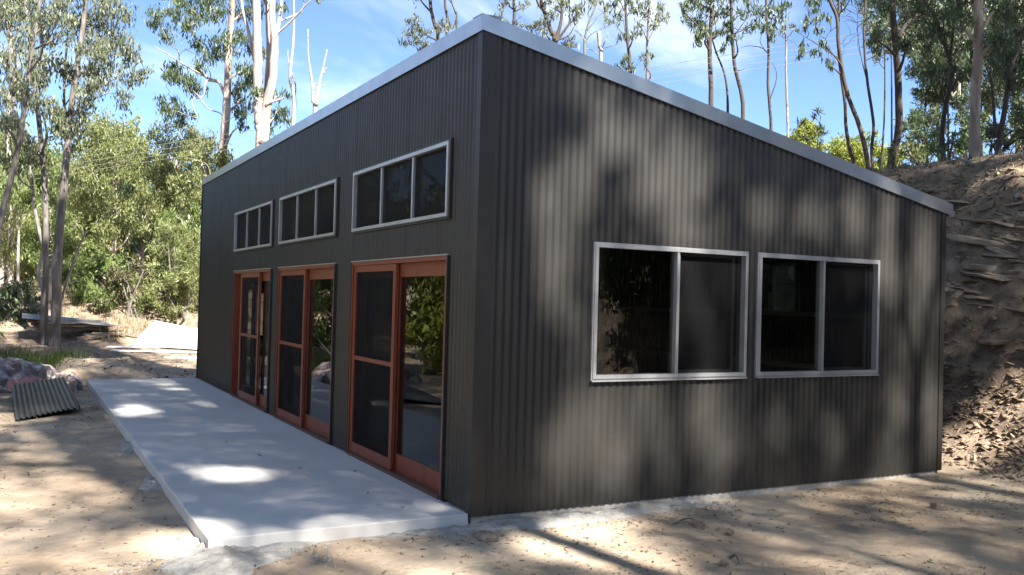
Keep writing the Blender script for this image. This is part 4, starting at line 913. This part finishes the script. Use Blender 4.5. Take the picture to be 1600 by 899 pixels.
bank_stick(4.5, 3.0, 6.0, 4.4, .03, 'long fallen branch lying along the bank crest beside the roof end')
bank_stick(1.2, 2.6, 2.0, 3.6, .02, 'thin fallen branch on the bank just under the crest')
for k, (x, y, a) in enumerate([(-.75, 2.35, .3), (-.52, 1.0, 1.2), (-.95, 3.2, 2.0), (-.45, .35, .1), (-1.1, 4.2, .9), (-.3, 2.0, .5)]):
    gg = random.Random(k); mb = MB(); L = gg.uniform(.05, .09)
    mb.add([(-L/2, 0, .0), (0, -L*.14, .006), (L/2, 0, .012), (0, L*.14, .004), (0, 0, .014)], [(0, 1, 4), (1, 2, 4), (2, 3, 4), (3, 0, 4), (0, 3, 2, 1)])
    o = mb.build('fallen_leaf', M['litter']); o.location = (x, y, .0); o.rotation_euler = (0, 0, a); tag(o, 'small dry brown leaf lying on the pale concrete patio', 'leaf', 'dry leaves on the patio')

# ------------------------------------------------------------------ concrete spills round the slab
def spill(name, lb, outline, hgt, seed, sub=14):
    """irregular low mound over a polygon: outline list of xy"""
    pts = np.array(outline, float); c = pts.mean(0); n = 72; ring = []
    tt = np.linspace(0, len(pts), n, endpoint=False)
    for t in tt:
        i = int(t) % len(pts); f = t-int(t); ring.append(pts[i]*(1-f)+pts[(i+1) % len(pts)]*f)
    ring = np.array(ring); V = []; K = 14
    for j in range(K+1):
        s = j/K; q = c+(ring-c)*(s*(1+.75*(fbm(np.arange(n)*.55+seed, np.full(n, seed*2.1), seed)[:, None]-.5)*s))
        h = hgt*(1-s**2.2)*(.55+.9*fbm(q[:, 0]*7, q[:, 1]*7, seed+3, 3))+.06*(fbm(q[:, 0]*16, q[:, 1]*16, seed+5, 3)-.5)*(1-s**4)
        z = ground_h(q[:, 0], q[:, 1])+h-.025*(s > .98); V.append(np.stack([q[:, 0], q[:, 1], z], 1))
    V = np.concatenate(V); Fq = [[j*n+k, j*n+(k+1) % n, (j+1)*n+(k+1) % n, (j+1)*n+k] for j in range(K) for k in range(n)]
    o = link(name, np_mesh(name, V, np.array(Fq)), M['concrete_rough'], None, True); tag(o, lb, 'concrete', 'hardened concrete spills'); return o
spill('concrete_spill', 'white lumpy concrete spill under the near corner of the patio', [(-2.40, -.50), (-2.2, -.75), (-1.9, -.66), (-1.5, -.25), (-1.3, .0), (-1.8, .15), (-2.1, .45), (-2.28, .2)], .045, 2)
spill('concrete_spill', 'whitish concrete crust along the foot of the side wall', [(-.3, -.10), (.1, -.25), (.7, -.32), (1.6, -.26), (2.4, -.16), (2.6, .02), (1.2, .04), (-.2, .03)], .05, 3)
spill('concrete_spill', 'thin concrete crust where the patio front edge meets the side wall', [(-1.1, -.06), (-.6, -.14), (-.1, -.28), (.25, -.2), (.2, .02), (-.8, .02)], .012, 6)
spill('concrete_spill', 'small grey concrete splash beside the middle of the patio edge', [(-2.24, 2.4), (-2.16, 2.2), (-2.02, 2.2), (-2.0, 2.9), (-2.12, 3.0)], .03, 4)
spill('concrete_spill', 'grey concrete splash beside the far half of the patio edge', [(-2.2, 4.6), (-2.12, 4.4), (-2.02, 4.5), (-2.0, 5.3), (-2.12, 5.2)], .03, 5)

# ------------------------------------------------------------------ building leftovers at the left
def corr_sheet(name, lb, origin, ux, vy, nw, length, matn, group=None, amp=.011, pitch=.085, cat='metal sheet'):
    """corrugated sheet: ux across the ridges, vy along them (unit vectors)"""
    ux = np.array(ux, float); ux /= np.linalg.norm(ux); vy = np.array(vy, float); vy /= np.linalg.norm(vy); nn = np.cross(ux, vy); nn /= np.linalg.norm(nn)
    mb = MB(); N = nw*8
    for i in range(N+1):
        w = i/8*pitch; o = amp*math.cos(2*math.pi*i/8)
        for l in (0, length):
            for t in (0, .0012): mb.v.append(tuple(ux*w+vy*l+nn*(o+t)))
    for i in range(N):
        a = 4*i; b = 4*(i+1); mb.f += [(a, b, b+2, a+2), (a+1, a+3, b+3, b+1), (a, a+1, b+1, b), (a+2, b+2, b+3, a+3)]
    o = mb.build(name, M[matn]); o.location = tuple(origin); tag(o, lb, cat, group); return o
def G(u, v, z): return on_plane(u, v, np.array([0, 0, 1.0]), z)
p0 = np.array([-3.24, 7.45, gz(-3.24, 7.45)+.03]); p1 = np.array([-2.42, 8.15, gz(-2.42, 8.15)+.10])
corr_sheet('corrugated_sheet', 'grey corrugated steel offcut lying on the dirt before the wrapped bundle', p0, p1-p0, (-.02, 1, .05), 12, 3.3, 'iron_sheet', 'loose corrugated sheets', .014, .088)
corr_sheet('corrugated_sheet', 'second corrugated offcut lying directly beneath the top offcut', p0+np.array([.05, .1, -.035]), p1-p0, (-.02, 1, .03), 12, 3.1, 'iron_sheet', 'loose corrugated sheets', .014, .088)

# plastic-wrapped bundle: crumpled heap with folds
def heap(name, c, sx, sy, hh, seed, mt, parent=None, n=64, fold=.16):
    t = np.linspace(-1, 1, n); X, Y = np.meshgrid(t, t); r = np.clip(1-np.maximum(np.abs(X), np.abs(Y))**3.2, 0, 1)
    ridge = 1-np.abs(2*fbm(X*2.1+seed, Y*1.5, seed, 3)-1); rid2 = 1-np.abs(2*fbm(X*5+seed, Y*4+2, seed+9, 2)-1)
    Z = hh*r**.6*(.55+.6*fbm(X*1.2+seed, Y*1.2, seed+4, 2))+fold*(ridge-.7)*r**.3+fold*.5*(rid2-.7)*r**.3
    xx = X*sx*(1+.14*(fbm(Y*2.2+seed, X, seed+2)-.5)*2); yy = Y*sy*(1+.14*(fbm(X*2.2, Y+seed, seed+3)-.5)*2)
    V = np.stack([xx, yy, np.maximum(Z, -.02)], -1).reshape(-1, 3); idx = np.arange(n*n).reshape(n, n)
    me = np_mesh(name, V, np.stack([idx[:-1, :-1], idx[:-1, 1:], idx[1:, 1:], idx[1:, :-1]], -1).reshape(-1, 4)); o = link(name, me, mt, parent); o.location = c; return o
bx, by = -3.25, 12.35
b = empty('wrapped_bundle', (bx, by, gz(bx, by))); tag(b, 'crumpled heap of torn plastic wrapping beside the far end of the patio', 'wrapping')
heap('plastic_film', (-.2, .2, 0), .95, .85, .46, 3, M['plastic'], b, 90, .24)
heap('plastic_film', (.55, -.2, 0), .55, .55, .26, 8, M['plastic'], b, 60, .18)
heap('plastic_film', (-.45, -.55, 0), .40, .26, .14, 12, M['plastic'], b, 36, .1)
heap('plastic_flap', (.15, -.45, .05), .32, .26, .22, 15, M['plastic_pink'], b, 30, .08)

# stack of old timber under an iron sheet, far left
tx, ty = -2.95, 28.0
gT = max(gz(tx+.2, ty), gz(tx+1.2, ty), gz(tx+2.2, ty))
gg = random.Random(9)
for k in range(9):
    L = gg.uniform(1.6, 3.0); z = gT+.03+(k//3)*.12; y = ty-.35+(k % 3)*.32+gg.uniform(-.06, .06); x0 = tx+gg.uniform(-.1, .5); mb = MB(); mb.box((0, -.07, 0), (L, .07, .085))
    o = mb.build('plank', M['plank']); o.location = (x0, y, z); o.rotation_euler = (0, 0, gg.uniform(-.10, .10)); tag(o, 'weathered grey plank stacked under the iron sheet behind the front gums', 'plank', 'planks in the timber pile')
for k, (x0, L, a, lb) in enumerate([(-1.0, 2.0, -.35, 'loose plank fallen from the timber pile, pointing to the white boards'), (-1.3, 1.6, .15, 'short loose plank lying before the timber pile')]):
    mb = MB(); mb.box((0, -.06, 0), (L, .06, .06)); o = mb.build('plank', M['plank']); o.location = (x0, ty-.9-.3*k, gz(x0+1, ty-.9)+.02); o.rotation_euler = (0, .02, a); tag(o, lb, 'plank', 'loose planks by the timber pile')
corr_sheet('corrugated_sheet', 'silvery corrugated iron sheet covering the timber pile', (tx-.15, ty-.62, gT+.43), (0, 1, .10), (1, 0, -.085), 14, 2.7, 'galv', 'loose corrugated sheets', .012, .085)

# white boards leaning and lying beyond the far end of the shed
def board(lb, a, b_, c, d, th=.02):
    q = [np.array(p, float) for p in (a, b_, c, d)]; n = np.cross(q[1]-q[0], q[3]-q[0]); n /= np.linalg.norm(n); mb = MB()
    mb.prism(q, [p+n*th for p in q]); tag(mb.build('white_board', M['white_board']), lb, 'board', 'white boards beyond the shed')
za = gz(-.1, 22.8)
def on_ground(u, d, dz):
    p = P(u, 540, d); p[2] = gz(p[0], p[1])+dz; return p
board('big white board propped up slanting beyond the far corner of the shed', on_ground(204, 29.8, .03), on_ground(330, 28.4, .03), P(330, 519, 30.6), P(243, 502, 31.6))
mb = MB(); a_ = P(243, 506, 31.7); a_[2] = gz(a_[0], a_[1])-.05; b_ = P(243, 503, 31.7); mb.tube([a_, b_-np.array([0, 0, .03])], [.05, .05], 6); tag(mb.build('prop_post', M['plank']), 'short post holding up the top corner of the big white board', 'post')
def flat_board(lb, x0, y0, L, wd, a, dz):
    mb = MB(); mb.box((0, 0, 0), (L, wd, .03)); o = mb.build('white_board', M['white_board']); o.location = (x0, y0, max(gz(x0, y0), gz(x0+L*math.cos(a), y0+L*math.sin(a)))+dz); o.rotation_euler = (0, 0, a); tag(o, lb, 'board', 'white boards beyond the shed')
p = G(172, 549, -.08); flat_board('long white strip of board lying flat before the propped board', p[0], p[1], 3.2, .35, -.42, .02)
p = G(167, 543, -.06); flat_board('narrow white board lying at the left end behind the flat strip', p[0], p[1]+.3, 1.6, .3, -.30, .03)
p = G(240, 556, -.08); flat_board('thin pale board lying closest to the shed corner', p[0]+.2, p[1]-.6, 2.2, .25, -.30, .0)

# ------------------------------------------------------------------ grasses
def blades(name, lb, xyf, n, h0, h1, w, m, seed, clump=.0):
    g = np.random.default_rng(seed); xy = xyf(g, n); z = ground_h(xy[:, 0], xy[:, 1]); h = h0+(h1-h0)*g.random(n); th = g.random(n)*6.283
    lean = np.stack([np.cos(th), np.sin(th)], 1)*(h*(.15+.5*g.random(n)))[:, None]; sd = np.stack([-np.sin(th+g.normal(size=n)*.8), np.cos(th)], 1)*w
    b = np.column_stack([xy, z-.02]); s3 = np.column_stack([sd, np.zeros(n)]); mid = b+np.column_stack([lean*.35, h*.6]); tip = b+np.column_stack([lean, h])
    V = np.stack([b-s3, b+s3, mid+s3*.8, mid-s3*.8, tip], 1).reshape(-1, 3); i = np.arange(n)[:, None]*5
    Fq = np.concatenate([np.stack([i[:, 0], i[:, 0]+1, i[:, 0]+2, i[:, 0]+3], 1), np.stack([i[:, 0]+3, i[:, 0]+2, i[:, 0]+4, i[:, 0]+4], 1)])
    me = bpy.data.meshes.new(name); me.from_pydata(V.tolist(), [], [tuple(f) if f[2] != f[3] else tuple(f[:3]) for f in Fq.tolist()]); o = link(name, me, M[m]); tag(o, lb, 'grass', kind='stuff'); return o
def clustered(g, n, cs, sd):
    c = np.array(cs)[g.integers(0, len(cs), n)]; return c[:, :2]+g.normal(size=(n, 2))*sd
def tuft_area(g, n): return clustered(g, n, [(-3.55, 15.5), (-3.2, 16.2), (-2.9, 15.6), (-3.6, 17.2), (-3.0, 18), (-2.5, 17.2), (-3.7, 14.6), (-2.2, 18.2), (-3.3, 20)], .32)
blades('grass', 'green grass tuft behind the wrapped bundle', tuft_area, 1700, .18, .48, .006, 'grass', 1)
def mound_area(g, n):
    xy = np.stack([g.uniform(-5, 4.5, n*3), g.uniform(26.5, 36, n*3)], 1); k = fbm(xy[:, 0]*.7, xy[:, 1]*.7, 88)+.04*(xy[:, 1]-30) > .5; return xy[k][:n]
_m = mound_area(np.random.default_rng(2), 5000)
blades('grass', 'dry straw-coloured grass on the mound', lambda g, n: _m[:n], len(_m), .15, .5, .010, 'straw', 2)
def crest_area(g, n):
    y = g.uniform(-3, 14, n); return np.stack([toe_x(y)+2.5+6*g.random(n)**1.3, y], 1)
blades('grass', 'dry grass along the crest of the bank', crest_area, 3200, .05, .20, .006, 'straw', 3)
def ledge_area(g, n): return clustered(g, n, [(8.6, 1.5), (9.2, 2.4), (8.9, .8), (9.3, 3.2), (7.6, .6), (10.2, 3), (10.5, 4.5), (9.8, 1.6)], .25)
blades('grass', 'sparse green weeds on the bank ledges', ledge_area, 350, .06, .18, .005, 'leaf_olive' if False else 'grass', 4)

def area_crumb(g, n):
    k = g.random(n) < .6; x = np.where(k, g.uniform(-.3, 2.6, n), g.uniform(-2.7, -1.2, n)); y = np.where(k, -.02-np.abs(g.normal(size=n))*.22, -.02-np.abs(g.normal(size=n))*.35); return np.stack([x, y], 1)
V, Fq = chips(1200, area_crumb, 12, .004, .026, .6, 1.3); o = link('concrete_crumbs', np_mesh('concrete_crumbs', V, Fq), M['concrete_rough'], ground); tag(o, kind='stuff')
